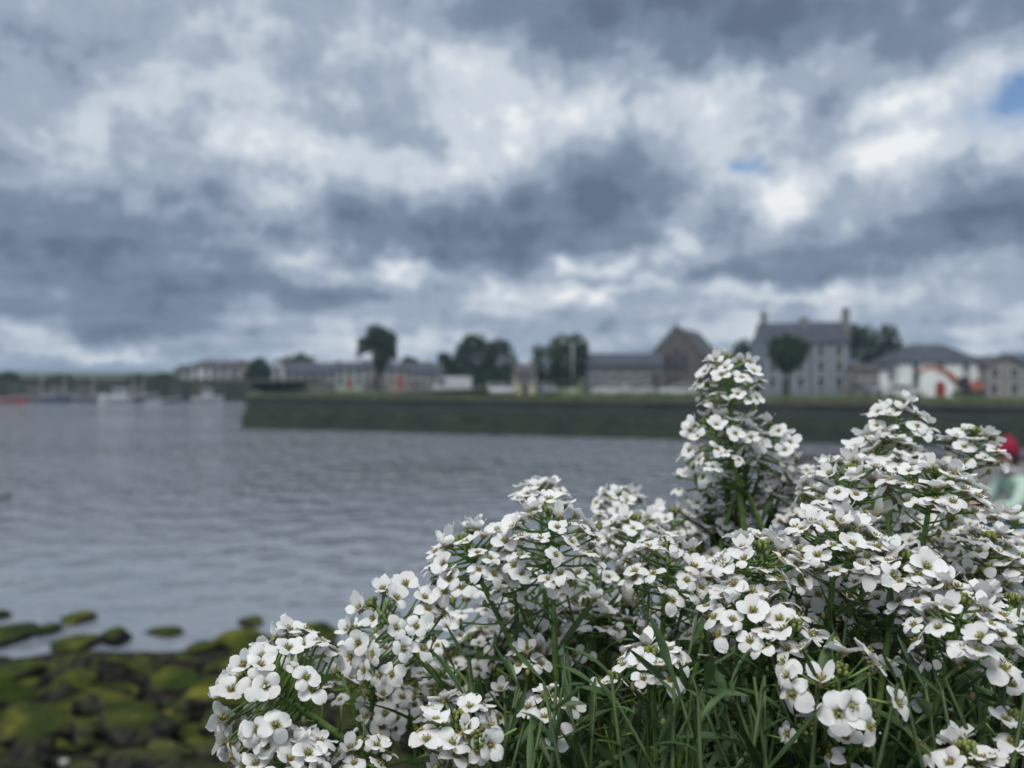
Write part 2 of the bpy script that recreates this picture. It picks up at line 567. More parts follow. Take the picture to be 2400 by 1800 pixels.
def pier_material():
    m, nt, b, out = material('pier_masonry')
    N, L = nt.nodes, nt.links
    tc = N.new('ShaderNodeTexCoord')
    sep = N.new('ShaderNodeSeparateXYZ'); L.new(tc.outputs['Object'], sep.inputs[0])
    cmb = N.new('ShaderNodeCombineXYZ'); L.new(sep.outputs[0], cmb.inputs[0]); L.new(sep.outputs[2], cmb.inputs[1])
    br = N.new('ShaderNodeTexBrick')
    br.inputs['Color1'].default_value = (0.016, 0.026, 0.022, 1); br.inputs['Color2'].default_value = (0.030, 0.042, 0.032, 1)
    br.inputs['Mortar'].default_value = (0.02, 0.02, 0.02, 1)
    br.inputs['Scale'].default_value = 1.0; br.inputs['Brick Width'].default_value = 0.9; br.inputs['Row Height'].default_value = 0.36
    br.inputs['Mortar Size'].default_value = 0.025
    L.new(cmb.outputs[0], br.inputs['Vector'])
    n = N.new('ShaderNodeTexNoise'); n.inputs['Scale'].default_value = 0.7; n.inputs['Detail'].default_value = 6
    L.new(tc.outputs['Object'], n.inputs['Vector'])
    # algae grows between the tide marks (a band of weed with its own ragged edge)
    zz = N.new('ShaderNodeMath'); zz.operation = 'MULTIPLY_ADD'; L.new(n.outputs['Fac'], zz.inputs[0]); zz.inputs[1].default_value = 1.1; L.new(sep.outputs[2], zz.inputs[2])
    al = N.new('ShaderNodeValToRGB')
    e = al.color_ramp.elements
    e[0].position, e[0].color = 0.10, (0.4, 0.4, 0.4, 1)
    e[1].position, e[1].color = 0.66, (0, 0, 0, 1)
    k = e.new(0.26); k.color = (0.85, 0.85, 0.85, 1)
    k = e.new(0.52); k.color = (0.65, 0.65, 0.65, 1)
    sc = N.new('ShaderNodeMath'); sc.operation = 'DIVIDE'; L.new(zz.outputs[0], sc.inputs[0]); sc.inputs[1].default_value = 3.2
    L.new(sc.outputs[0], al.inputs[0])
    mx = N.new('ShaderNodeMix'); mx.data_type = 'RGBA'
    L.new(al.outputs[0], mx.inputs[0]); L.new(br.outputs[0], mx.inputs[6])
    wd = N.new('ShaderNodeValToRGB')
    wd.color_ramp.elements[0].position, wd.color_ramp.elements[0].color = 0.35, (0.006, 0.018, 0.010, 1)
    wd.color_ramp.elements[1].position, wd.color_ramp.elements[1].color = 0.65, (0.026, 0.042, 0.014, 1)
    L.new(n.outputs['Fac'], wd.inputs[0])
    L.new(wd.outputs[0], mx.inputs[7])
    L.new(mx.outputs[2], b.inputs['Base Color'])
    b.inputs['Roughness'].default_value = 0.75
    bp = N.new('ShaderNodeBump'); bp.inputs['Strength'].default_value = 0.6; bp.inputs['Distance'].default_value = 0.05
    L.new(br.outputs['Fac'], bp.inputs['Height']); bp.invert = True
    L.new(bp.outputs[0], b.inputs['Normal'])
    return m


M_PIER = pier_material()
M_PIERCAP = noisy('pier_coping', (0.05, 0.055, 0.045), (0.10, 0.10, 0.08), 0.8, 0.85)
M_WEED = noisy('pier_weed', (0.016, 0.024, 0.012), (0.050, 0.054, 0.024), 0.9, 0.85, bump=0.6, bscale=5)


def build_pier():
    e = empty('stone_pier', (C0.x, C0.y, 0), math.atan2(PDIR.y, PDIR.x))
    tag(e, 'long dark stone pier with green weed band and grassy top across the water', 'pier')
    # stepped section: wider foot below, ledge, upper wall set back (local +x along, +y inland)
    mb = MB()
    prof = [(-0.55, -2.2), (-0.45, 1.02), (-0.10, 1.10), (0.0, 1.12), (0.06, PTOP - 0.22), (6.0, PTOP - 0.22), (6.0, -2.2)]
    n = 64
    LEN = 150.0
    k = len(prof)
    for i in range(n + 1):
        x = LEN * i / n
        for (yy, z) in prof:
            w = 0.05 * noise.noise(Vector((x * 0.6, z * 2, 3.3)))
            mb.v.append(Vector((x, yy + w, z + (w * 0.7 if 0.9 < z < 1.2 else 0)))); mb.a.append(0)
    for i in range(n):
        for j in range(k - 1):
            mb.f.append((i * k + j, (i + 1) * k + j, (i + 1) * k + j + 1, i * k + j + 1)); mb.m.append(0)
    mb.f.append(tuple(range(k))); mb.m.append(0)
    mb.build('masonry', M_PIER, e)
    # end wall running back into the harbour
    mb = MB()
    mb.box(-0.02, 5, 5.8, 60, -2.2, PTOP - 0.24)
    o = mb.build('end_wall', M_PIER, e)
    # coping stones on top, each a piece
    cm = []
    for v in range(4):
        q = MB()
        L_ = 1.42
        q.box(0.012, L_ - 0.012, -0.06, 0.62, PTOP - 0.216, PTOP - 0.01 + 0.015 * v)
        cm.append(q.mesh('coping_stone', M_PIERCAP))
    r = random.Random(5)
    for i in range(100):
        inst('coping_stone', cm[r.randrange(4)], e, Matrix.Translation((i * 1.42, r.uniform(-.02, .02), r.uniform(-.012, .012))))
    # mat of weed lying on the ledge
    mb = MB()
    for i in range(260):
        x = r.uniform(0, 110)
        mb.ball((x, r.uniform(-0.42, -0.08), 1.08), r.uniform(.2, .7), r.uniform(.1, .2), r.uniform(.05, .13), 6, 4)
    tag(mb.build('ledge_weed', M_WEED, e, smooth=True), kind='stuff')


build_pier()

# ------------------------------------------------------------------ far harbour quay on the left
M_HARB = noisy('harbour_wall', (0.030, 0.036, 0.032), (0.070, 0.074, 0.062), 0.35, 0.85, detail=8)
e = empty('harbour_quay', (-37, 112.6, 0))
tag(e, 'low dark harbour quay behind the moored boats', 'quay')
mb = MB(); mb.box(-400, 0, 0, 1.2, -2.2, 2.75); mb.build('quay_wall', M_HARB, e)
mb = MB(); mb.box(-400, 0.1, -0.12, 1.0, 2.753, 3.0); mb.build('coping', M_PIERCAP, e)
for i in range(28):
    mb = MB(); x = -4 - i * 2.9
    mb.box(x, x + 0.28, -0.22, -0.003, -0.4, 2.4); mb.build('fender_post', M_HARB, e)


# ------------------------------------------------------------------ trees
M_BARK = noisy('bark', (0.035, 0.028, 0.020), (0.075, 0.060, 0.045), 3, 0.9, bump=0.5)
M_TREE = [leafy('tree_leaf_dark', (0.010, 0.030, 0.016), (0.034, 0.070, 0.030), 0.25, 0.6),
          leafy('tree_leaf_mid', (0.014, 0.038, 0.016), (0.048, 0.088, 0.032), 0.25, 0.6)]


def tree(name, px0, px1, ptop, pbot, d, zg, label, seed, lobes=None, mat=0, n=2600, leaf=0.34):
    """crown fills the pixel box at distance d; trunk down to zg"""
    r = random.Random(seed)
    n = int(n * 1.7); leaf *= 1.25
    px0, px1 = px0 - (px1 - px0) * .05, px1 + (px1 - px0) * .05
    a, b = at(px0, ptop + 2, d), at(px1, pbot + 14, d)
    cx, w, zt, zb = (a.x + b.x) / 2, (b.x - a.x) / 2, a.z, b.z
    root = empty(name, (cx, d, zg))
    tag(root, label, 'tree', 'trees on the far shore')
    H = (zt - zb)
    lobes = lobes or [(0, .5, .62, .5), (-.45, .40, .45, .36), (.48, .42, .42, .36), (.1, .74, .45, .30), (-.2, .72, .36, .26), (.25, .2, .5, .24), (-.3, .2, .5, .24)]
    lobes = list(lobes)
    for _ in range(9):
        a_ = r.uniform(-.25, 3.4); q_ = r.uniform(.70, 1.0)
        lobes.append((math.cos(a_) * q_, .42 + math.sin(a_) * .52 * q_, r.uniform(.10, .22), r.uniform(.07, .14)))
    # trunk and limbs
    mb = MB()
    tr = max(0.10, w * 0.05)
    zc = zb - zg + H * 0.35
    mb.tube([(0, 0, -0.3), (0.05 * w, 0, zc * 0.5), (-.03 * w, .05, zc), (0, 0, zc + H * .4)], [tr * 1.3, tr, tr * .75, tr * .2], 7)
    for (lx, lz, lw, lh) in lobes:
        p1 = Vector((0, 0, zc * r.uniform(.75, 1.0)))
        p3 = Vector((lx * w, r.uniform(-.3, .3) * w, zb - zg + lz * H))
        mb.tube([p1, p1.lerp(p3, .5) + Vector((0, 0, .1 * H)), p3], [tr * .5, tr * .32, tr * .1], 5)
    mb.build('trunk', M_BARK, root, smooth=True)
    # crown: leaf sprays spread through lobes
    mb = MB()
    tot = sum(l[2] * l[3] for l in lobes)
    for li, (lx, lz, lw, lh) in enumerate(lobes):
        k = int(n * lw * lh / tot)
        c = Vector((lx * w, r.uniform(-.25, .25) * w, zb - zg + lz * H))
        rx, rz = lw * w, lh * H
        ry = max(rx * 0.9, 0.5)
        for _ in range(k):
            v = Vector((r.gauss(0, 1), r.gauss(0, 1), r.gauss(0, 1))).normalized()
            rad = r.uniform(0.1, 1.0) ** 0.36
            nz = noise.noise(Vector((v.x * 2.3 + li * 7, v.y * 2.3, v.z * 2.3 + seed)))
            rad *= 0.98 + 0.26 * nz
            p = c + Vector((v.x * rx, v.y * ry, v.z * rz)) * rad
            s_ = leaf * r.uniform(.5, 1.1)
            q = Quaternion((r.gauss(0, 1), r.gauss(0, 1), r.gauss(0, 1), r.gauss(0, 1))).normalized()
            vs = [q @ Vector(t) * s_ + p for t in ((-.5, -.25, 0), (.1, -.42, .1), (.6, 0, 0), (.1, .4, -.1), (-.45, .3, .08))]
            mb.add(vs, [(0, 1, 2, 3, 4)])
    mb.build('crown', M_TREE[mat], root)
    return root


ROUND = [(0, .5, .85, .46), (-.5, .45, .45, .36), (.5, .48, .45, .36), (0, .72, .6, .28)]
DOME = [(0, .40, .8, .50), (-.55, .25, .42, .34), (.55, .25, .42, .34), (.05, .66, .45, .32)]
tree('broadleaf_tree', 577, 636, 836, 890, 136, 2.0, 'small round dark tree right of the pale hillside terrace', 11, ROUND, 0, 1500)
tree('broadleaf_tree', 655, 752, 822, 880, 170, 1.6, 'rounded tree crown rising behind the long brown terrace', 12, DOME, 0, 1800)
TALL = [(.15, .62, .72, .34), (-.1, .78, .55, .24), (-.72, .52, .34, .14), (.45, .50, .46, .30), (.1, .30, .40, .28), (.15, .1, .22, .2)]
tree('broadleaf_tree', 842, 932, 760, 858, 118, 1.3, 'tall slender tree with a tufted crown above the rooftops', 13, TALL, 0, 2400)
tree('broadleaf_tree', 935, 982, 832, 868, 150, 1.4, 'little dark tree poking above the terrace roofs beside the tall slender tree', 14, ROUND, 0, 900)
BIG = [(-.15, .55, .55, .46), (.42, .52, .44, .40), (-.6, .30, .40, .34), (.7, .22, .32, .28), (-.25, .80, .34, .22), (.45, .76, .26, .18), (0, .2, .6, .24)]
tree('broadleaf_tree', 1045, 1218, 783, 892, 112, 1.1, 'broad bushy tree behind the white van', 15, BIG, 0, 3600)
BIG2 = [(.25, .55, .5, .46), (-.35, .42, .5, .40), (.6, .62, .36, .40), (-.72, .22, .3, .26), (.0, .76, .30, .22), (.55, .84, .34, .18), (.2, .2, .6, .24)]
tree('broadleaf_tree', 1238, 1378, 783, 892, 110, 1.1, 'bushy tree beside the pale lamp post left of the long low building', 16, BIG2, 1, 3200)
tree('broadleaf_tree', 1690, 1790, 795, 900, 128, 1.0, 'mid green tree between the church and the tall grey house', 17, DOME, 1, 1900)
tree('broadleaf_tree', 1800, 1890, 782, 862, 96, 1.25, 'small leafy street tree standing in front of the tall grey house', 18,
     [(0, .55, .85, .44), (-.4, .6, .5, .32), (.4, .6, .5, .32), (0, .25, .5, .26)], 1, 2000)
IVY = [(-.4, .55, .55, .46), (.35, .42, .6, .44), (-.1, .7, .5, .26), (-.6, .8, .28, .19), (.5, .66, .35, .22), (.7, .25, .32, .26), (0, .15, .9, .2)]
tree('broadleaf_tree', 1972, 2126, 750, 935, 112, 1.0, 'great dark tree filling the gap right of the tall grey house', 19, IVY, 0, 4200)

# low hedge mounds and bushes on the harbour quay
for i, (x0, x1, yt) in enumerate([(-10, 45, 868), (52, 105, 884), (108, 176, 875), (178, 240, 886), (296, 352, 874), (356, 418, 872)]):
    LB = ['at the picture\'s left edge', 'next to the leftmost bush', 'behind the dark-hulled sailing boats', 'low and flat left of the white cabin cruiser',
          'behind the white cabin cruiser', 'left of the pale hillside terrace'][i]
    tree('bush', x0, x1, yt, 896, 122, 2.9, 'dark green bush on the harbour quay, ' + LB, 40 + i, ROUND, 1, 900, 0.3)['category'] = 'bush'


# ------------------------------------------------------------------ buildings
def plaster(name, c, v=0.12):
    return noisy(name, tuple(x * (1 - v) for x in c), tuple(min(.85, x * (1 + v)) for x in c), 0.5, 0.85, detail=8)


M_SLATE = noisy('roof_slate', (0.030, 0.037, 0.052), (0.058, 0.066, 0.086), 0.9, 0.7, detail=8)
M_SLATE2 = noisy('roof_slate_brown', (0.042, 0.040, 0.044), (0.070, 0.066, 0.068), 0.9, 0.7, detail=8)
M_GLASS = noisy('window_glass', (0.012, 0.018, 0.025), (0.03, 0.04, 0.05), 0.8, 0.12, spec=0.5)
M_FRAME = noisy('window_frame', (0.45, 0.46, 0.47), (0.6, 0.6, 0.6), 2, 0.6)
M_WHITE = plaster('white_render', (0.76, 0.77, 0.78), 0.04)
M_GREY = plaster('grey_blue_render', (0.185, 0.215, 0.260), 0.08)
M_CHURCH = noisy('church_stone', (0.075, 0.068, 0.068), (0.125, 0.115, 0.112), 1.2, 0.9, detail=9, bump=0.4)
M_BEIGE = plaster('beige_render', (0.23, 0.21, 0.205))
M_PURPLE = plaster('mauve_render', (0.12, 0.105, 0.12))
M_MINT = plaster('mint_render', (0.32, 0.40, 0.37))
M_PINK = plaster('pink_render', (0.33, 0.24, 0.20))
M_CREAM = plaster('cream_render', (0.46, 0.42, 0.30))
M_LGREY = plaster('light_grey_render', (0.26, 0.27, 0.285))
M_DGREY = plaster('dark_grey_stone', (0.13, 0.135, 0.145))
M_TAN = plaster('tan_render', (0.42, 0.33, 0.24))
M_RED = noisy('red_door_paint', (0.20, 0.02, 0.025), (0.27, 0.03, 0.03), 3, 0.5)
M_DDOOR = noisy('dark_door_paint', (0.05, 0.03, 0.04), (0.08, 0.05, 0.06), 3, 0.5)
M_CHIM = noisy('chimney_render', (0.14, 0.14, 0.14), (0.24, 0.23, 0.22), 1.5, 0.9)
M_POT = noisy('chimney_pot', (0.20, 0.10, 0.06), (0.28, 0.15, 0.09), 3, 0.8)


def window_part(root, x, z, w, h, yf, glass=M_GLASS, frame=M_FRAME):
    """framed window on the front face y=yf (front looks to -y), local coordinates"""
    t = min(0.12, w * 0.12)
    f = MB()
    f.box(x - w / 2 - t, x - w / 2, yf - .06, yf - .003, z - h / 2, z + h / 2)
    f.box(x + w / 2, x + w / 2 + t, yf - .06, yf - .003, z - h / 2, z + h / 2)
    f.box(x - w / 2 - t, x + w / 2 + t, yf - .063, yf - .003, z + h / 2 + .003, z + h / 2 + t)
    f.box(x - w / 2 - t * 1.6, x + w / 2 + t * 1.6, yf - .14, yf - .003, z - h / 2 - t - .003, z - h / 2 - .003)
    f.box(x - w / 2 + .003, x + w / 2 - .003, yf - .035, yf - .004, z - .03, z + .03)
    o = f.build('window', frame, root)
    p = MB(); p.box(x - w / 2, x + w / 2, yf - .02, yf - .002, z - h / 2, z + h / 2)
    p.build('pane', glass, o)


def house(name, px0, px1, pe, pr, d, zg, label, wall, roof=M_SLATE, kind='gable', depth=7.0, wins=(), doors=(), chims=(), cat='house', rz=0.0, ridge=None, group=None, win_size=(0.9, 1.3)):
    """px0..px1 width, pe eave row, pr ridge row, all at the front face distance d"""
    a = at(px0, pe, d); b = at(px1, pr, d)
    w = (b.x - a.x) / 2; cx = (a.x + b.x) / 2
    root = empty(name, (cx, d, zg), rz)
    tag(root, label, cat, group)
    ze, zr = a.z - zg, b.z - zg
    D = depth
    ov = 0.22
    mb = MB()
    if kind == 'front':       # gable end faces the viewer
        mb.prism([(-w, -1.0), (w, -1.0), (w, ze), (0, zr - 0.05), (-w, ze)], 0, D)
    elif kind == 'gable':
        mb.box(-w, w, 0, D, -1.0, ze)
        mb.add([Vector((-w + .002, 0, ze)), Vector((-w + .002, D, ze)), Vector((-w + .002, D / 2, zr - .05)), Vector((w - .002, 0, ze)), Vector((w - .002, D, ze)), Vector((w - .002, D / 2, zr - .05))],
               [(0, 1, 2), (3, 5, 4)])
    else:
        mb.box(-w, w, 0, D, -1.0, ze)
    mb.build('wall', wall, root)
    rf = MB()
    if kind == 'front':
        sl = (zr - ze) / w
        for s_ in (-1, 1):
            rf.add([Vector((s_ * (w + ov), -ov, ze - ov * sl)), Vector((s_ * (w + ov), D + ov, ze - ov * sl)), Vector((0, D + ov, zr)), Vector((0, -ov, zr)),
                    Vector((s_ * (w + ov), -ov, ze - ov * sl + .12)), Vector((s_ * (w + ov), D + ov, ze - ov * sl + .12)), Vector((0, D + ov, zr + .14)), Vector((0, -ov, zr + .14))],
                   [(0, 1, 2, 3), (4, 7, 6, 5), (0, 4, 5, 1), (0, 3, 7, 4), (1, 5, 6, 2)])
    elif kind == 'gable':
        sl = (zr - ze) / (D / 2)
        rf.add([Vector((x, y, z)) for x in (-w - .1, w + .1) for (y, z) in ((-ov, ze - ov * sl), (-ov, ze - ov * sl + .14), (D / 2, zr + .14), (D + ov, ze - ov * sl + .14), (D + ov, ze - ov * sl), (D / 2, zr))],
               [(0, 1, 2, 5), (5, 2, 3, 4), (6, 11, 8, 7), (11, 10, 9, 8), (0, 6, 7, 1), (1, 7, 8, 2), (2, 8, 9, 3), (3, 9, 10, 4), (4, 10, 11, 5), (5, 11, 6, 0)])
    else:
        rw = ridge if ridge is not None else w * 0.35
        W = w + ov + .1
        rf.add([Vector((-W, -ov, ze)), Vector((W, -ov, ze)), Vector((W, D + ov, ze)), Vector((-W, D + ov, ze)),
                Vector((-W, -ov, ze + .12)), Vector((W, -ov, ze + .12)), Vector((W, D + ov, ze + .12)), Vector((-W, D + ov, ze + .12)),
                Vector((-rw, D / 2, zr)), Vector((rw, D / 2, zr))],
               [(0, 1, 2, 3), (0, 4, 5, 1), (1, 5, 6, 2), (2, 6, 7, 3), (3, 7, 4, 0), (4, 8, 9, 5), (5, 9, 6), (6, 9, 8, 7), (7, 8, 4)])
    ro = rf.build('roof', roof, root)
    for (cpx, cpy, cw) in chims:
        p = at(cpx, cpy, d + D / 2)
        mb = MB()
        base = ze if kind != 'front' else ze
        mb.box(p.x - cx - cw / 2, p.x - cx + cw / 2, D / 2 - .35, D / 2 + .35, base, p.z - zg - .35)
        mb.box(p.x - cx - cw / 2 - .06, p.x - cx + cw / 2 + .06, D / 2 - .41, D / 2 + .41, p.z - zg - .347, p.z - zg - .22)
        for s_ in (-.25, .25):
            mb.tube([(p.x - cx + s_ * cw, D / 2, p.z - zg - .218), (p.x - cx + s_ * cw, D / 2, p.z - zg + .05)], [.11, .09], 8, 1)
        mb.build('chimney', [M_CHIM, M_POT], ro)
    for q in wins:
        wx, wy = q[0], q[1]
        ww, wh = (q[2], q[3]) if len(q) > 2 else win_size
        p = at(wx, wy, d)
        window_part(root, p.x - cx, p.z - zg, ww, wh, 0.0)
    for (dx, dyt, dw, dm, arch) in doors:
        p = at(dx, dyt, d)
        x = p.x - cx; h = p.z - zg
        mb = MB()
        if arch:
            poly = [(x - dw / 2, 0.0), (x + dw / 2, 0.0)] + [(x + dw / 2 * math.cos(t), h - dw / 2 + dw / 2 * math.sin(t)) for t in [math.pi * i / 8 for i in range(9)]]
            mb.prism(poly, -.05, -.003)
        else:
            mb.box(x - dw / 2, x + dw / 2, -.05, -.003, 0.0, h)
        do = mb.build('door', dm, root)
        k = MB(); k.ball((x + dw * .36, -.09, h * .45), .05, k=6, rows=4); k.build('handle', M_FRAME, do)
    return root


# hillside terrace far left
HT = [(408, 450, 868, 856, M_LGREY, 'pale grey', 'left end of the hillside terrace'), (451, 492, 860, 847, M_WHITE, 'white', 'second in the hillside terrace'),
      (493, 534, 862, 848, M_LGREY, 'light grey', 'third in the hillside terrace'), (535, 566, 860, 846, M_TAN, 'tan', 'right end of the hillside terrace')]
for i, (a, b, e_, r_, m_, cn, wh) in enumerate(HT):
    house('terraced_house', a, b, e_, r_, 158, 2.9, '%s terraced house with dark roof, %s' % (cn, wh), m_, M_SLATE2, 'gable', 7,
          wins=[(a + 10, e_ + 9), (b - 10, e_ + 9), (a + 10, e_ + 22), (b - 10, e_ + 22)], chims=[(b - 3, r_ - 5, .7)], group='hillside terrace')
# quay-side houses left of centre
house('cottage', 640, 664, 858, 842, 139, 1.4, 'narrow white gabled house between the round tree and the brown terrace', M_WHITE, M_SLATE, 'front', 6, wins=[(652, 868), (652, 890)])
for i, (a, b, e_, r_, m_, lab) in enumerate([
        (666, 728, 872, 851, M_PURPLE, 'dark mauve house, left half of the long brown terrace'),
        (729, 788, 872, 851, M_PURPLE, 'dark mauve house, right half of the long brown terrace'),
        (789, 850, 866, 849, M_MINT, 'pale mint green house beside the long brown terrace'),
        (851, 908, 862, 846, M_PURPLE, 'mauve house with dark roof under the tall slender tree'),
        (909, 949, 866, 852, M_PINK, 'dull pink house right of the tall slender tree'),
        (950, 1000, 872, 850, M_BEIGE, 'brownish house with steep dark roof left of the white van'),
        (1001, 1046, 874, 852, M_PURPLE, 'small dark house just behind the white van')]):
    n_ = 3 if b - a > 45 else 2
    house('quayside_house', a, b, e_, r_, 138, 1.35, lab, m_, M_SLATE, 'gable', 6.5,
          wins=[(a + (b - a) * (k + .5) / n_, e_ + 9) for k in range(n_)] + [(a + (b - a) * (k + .5) / n_, e_ + 27) for k in range(n_) if k != 1],
          doors=[(a + (b - a) * 1.5 / n_, e_ + 20, 0.95, M_DDOOR if i % 2 else M_RED, False)], chims=[(a + 4, r_ - 6, .7)], group='quayside houses')
house('boundary_wall', 600, 770, 905, 901, 121, 1.2, 'low pale garden wall in front of the brown terrace', M_LGREY, M_PIERCAP, 'gable', .4, cat='wall')
house('cottage', 1204, 1256, 874, 855, 106, 1.1, 'small cream cottage between the two bushy trees', M_CREAM, M_SLATE2, 'gable', 5, wins=[(1216, 888, .8, 1.0), (1245, 888, .8, 1.0)], doors=[(1230, 878, .9, M_DDOOR, False)])
house('school_building', 1376, 1556, 856, 829, 108, 1.05, 'long low grey building with slate roof left of the church', M_DGREY, M_SLATE, 'gable', 7,
      wins=[(1400 + 36 * i, 886, .8, 1.1) for i in range(4)], doors=[(1538, 878, 1.0, M_DDOOR, False)], cat='building')


def church():
    d = 112; zg = 1.0
    root = empty('stone_church', (at(1585, 0, d).x, d, zg), R(-24))
    tag(root, 'brown stone church with tall pointed gable behind the parked cars', 'church')
    zp = at(0, 766, d).z - zg; ze = at(0, 834, d).z - zg
    w = 3.55; D = 17
    mb = MB(); mb.prism([(-w, -1), (w, -1), (w, ze), (0, zp - .3), (-w, ze)], 0, D); mb.build('wall', M_CHURCH, root)
    rf = MB()
    for s_ in (-1, 1):
        sl = (zp - ze) / w
        o = .25
        rf.add([Vector((s_ * (w + o), .3, ze - o * sl)), Vector((s_ * (w + o), D + .2, ze - o * sl)), Vector((0, D + .2, zp - .25)), Vector((0, .3, zp - .25)),
                Vector((s_ * (w + o), .3, ze - o * sl + .15)), Vector((s_ * (w + o), D + .2, ze - o * sl + .15)), Vector((0, D + .2, zp - .05)), Vector((0, .3, zp - .05))],
               [(0, 1, 2, 3), (4, 7, 6, 5), (0, 4, 5, 1), (0, 3, 7, 4), (1, 5, 6, 2)])
    rf.build('roof', M_SLATE2, root)
    cp = MB()
    for s_ in (-1, 1):      # gable coping
        cp.add([Vector((s_ * (w + .3), -.15, ze - .2)), Vector((s_ * (w + .3), .3, ze - .2)), Vector((0, .3, zp + .02)), Vector((0, -.15, zp + .02)),
                Vector((s_ * (w + .3), -.15, ze + .15)), Vector((s_ * (w + .3), .3, ze + .15)), Vector((0, .3, zp + .4)), Vector((0, -.15, zp + .4))],
               [(0, 1, 2, 3), (4, 7, 6, 5), (0, 4, 5, 1), (0, 3, 7, 4), (1, 5, 6, 2)])
    cp.build('gable_coping', M_CHURCH, root)
    cr = MB(); cr.box(-.06, .06, -.02, .1, zp + .41, zp + 1.1); cr.box(-.25, .25, -.017, .097, zp + .78, zp + .88); cr.build('cross', M_CHIM, root)
    # three tall lancet windows, a portal, side windows
    for x, h in ((-1.2, 2.3), (0, 3.0), (1.2, 2.3)):
        p = [(x - .35, 3.6), (x + .35, 3.6), (x + .35, 3.6 + h - .5), (x, 3.6 + h), (x - .35, 3.6 + h - .5)]
        f = MB(); f.prism([(a * 1.0 + (a - x) * .35, b + (.12 if b > 4 else -.12)) for a, b in p], -.10, -.003); o = f.build('window', M_CHURCH, root)
        g_ = MB(); g_.prism(p, -.12, -.104); g_.build('pane', M_GLASS, o)
    dr = MB(); dr.prism([(-.8, 0), (.8, 0), (.8, 2.0), (0, 2.9), (-.8, 2.0)], -.06, -.003); dr.build('door', M_DDOOR, root)
    for i in range(5):
        y = 2.0 + i * 3.0
        f = MB(); f.box(w + .003, w + .06, y - .4, y + .4, 1.8, 3.6); o = f.build('window', M_GLASS, root)
        f = MB(); f.box(w + .003, w + .4, y + 1.3, y + 1.7, -.5, 3.4); f.build('buttress', M_CHURCH, root)


church()
# tall grey three-storey house, two bays
house('tall_house', 1792, 1898, 800, 757, 105, 1.0, 'left bay of the tall grey three-storey house, behind the street tree', M_GREY, M_SLATE, 'gable', 5,
      wins=[(x, y, 1.0, 1.5) for x in (1810, 1842, 1876) for y in (822, 858)] + [(1876, 896, 1.0, 1.5), (1810, 896, 1.0, 1.5)], doors=[(1842, 888, 1.1, M_DDOOR, False)],
      chims=[(1790, 730, .7), (1884, 742, .9)])
house('tall_house', 1900, 1990, 800, 754, 105.4, 1.0, 'right bay of the tall grey three-storey house, next to the great dark tree', M_GREY, M_SLATE, 'gable', 5.2,
      wins=[(x, y, 1.0, 1.5) for x in (1924, 1966) for y in (822, 858, 896)], chims=[(1982, 720, .8)])
mb = MB()
house('stone_outbuilding', 2012, 2062, 868, 856, 100, 1.05, 'low stone outbuilding left of the white hipped house', M_BEIGE, M_SLATE2, 'gable', 4, wins=[(2025, 895, .6, .9), (2048, 895, .6, .9)])
house('house_wing', 2062, 2108, 866, 857, 101.5, 1.05, 'lower left wing of the white house with slate roof', M_WHITE, M_SLATE, 'gable', 6, wins=[(2088, 882, .6, 1.0)], doors=[(2088, 908, .9, M_RED, False)])
house('white_house', 2108, 2312, 851, 804, 100, 1.05, 'white two-storey house with dark hipped slate roof behind the orange excavator', M_WHITE, M_SLATE, 'hip', 8, ridge=2.0,
      wins=[(2146, 862, .75, 1.2), (2204, 860, .8, 1.1), (2264, 860, .8, 1.1), (2146, 902, .75, 1.2), (2290, 900, .75, 1.1)], doors=[(2204, 893, 1.25, M_RED, True)])
house('gabled_house', 2316, 2396, 856, 836, 98, 1.05, 'beige gabled house at the right edge with four dark windows', M_BEIGE, M_SLATE2, 'front', 8,
      wins=[(2332, 874, 1.0, 1.3), (2377, 874, 1.0, 1.3), (2330, 912, 1.0, 1.4), (2377, 912, 1.0, 1.4)])
house('gabled_house', 2398, 2520, 852, 830, 98, 1.05, 'pale house cut off by the right edge of the picture', M_LGREY, M_SLATE, 'gable', 8, wins=[(2430, 874), (2480, 874), (2430, 912)])


# ------------------------------------------------------------------ vehicles
def paint(name, c, rough=0.3):
    m, nt, b, out = material(name)
    n = nt.nodes.new('ShaderNodeTexNoise'); n.inputs['Scale'].default_value = 2.0
    tc = nt.nodes.new('ShaderNodeTexCoord'); nt.links.new(tc.outputs['Object'], n.inputs['Vector'])
    r = nt.nodes.new('ShaderNodeValToRGB')
    r.color_ramp.elements[0].color = (*[x * .9 for x in c], 1); r.color_ramp.elements[1].color = (*c, 1)
    nt.links.new(n.outputs['Fac'], r.inputs[0]); nt.links.new(r.outputs[0], b.inputs['Base Color'])
    b.inputs['Roughness'].default_value = rough
    b.inputs['Coat Weight'].default_value = 0.3
    return m


M_TYRE = noisy('tyre', (0.015, 0.015, 0.015), (0.03, 0.03, 0.03), 5, 0.9)
M_RIM = noisy('rim', (0.25, 0.25, 0.26), (0.4, 0.4, 0.4), 5, 0.4, metal=0.6)
M_LAMP = noisy('headlight_glass', (0.6, 0.6, 0.6), (0.75, 0.75, 0.75), 5, 0.15)
P_WHITE = paint('paint_white', (0.50, 0.51, 0.53)); P_SILV = paint('paint_silver', (0.42, 0.43, 0.45)); P_BLUE = paint('paint_blue', (0.05, 0.08, 0.16))
P_GREY = paint('paint_grey', (0.16, 0.17, 0.19)); P_RED = paint('paint_red', (0.34, 0.035, 0.035)); P_ORANGE = paint('paint_orange', (0.40, 0.11, 0.045))


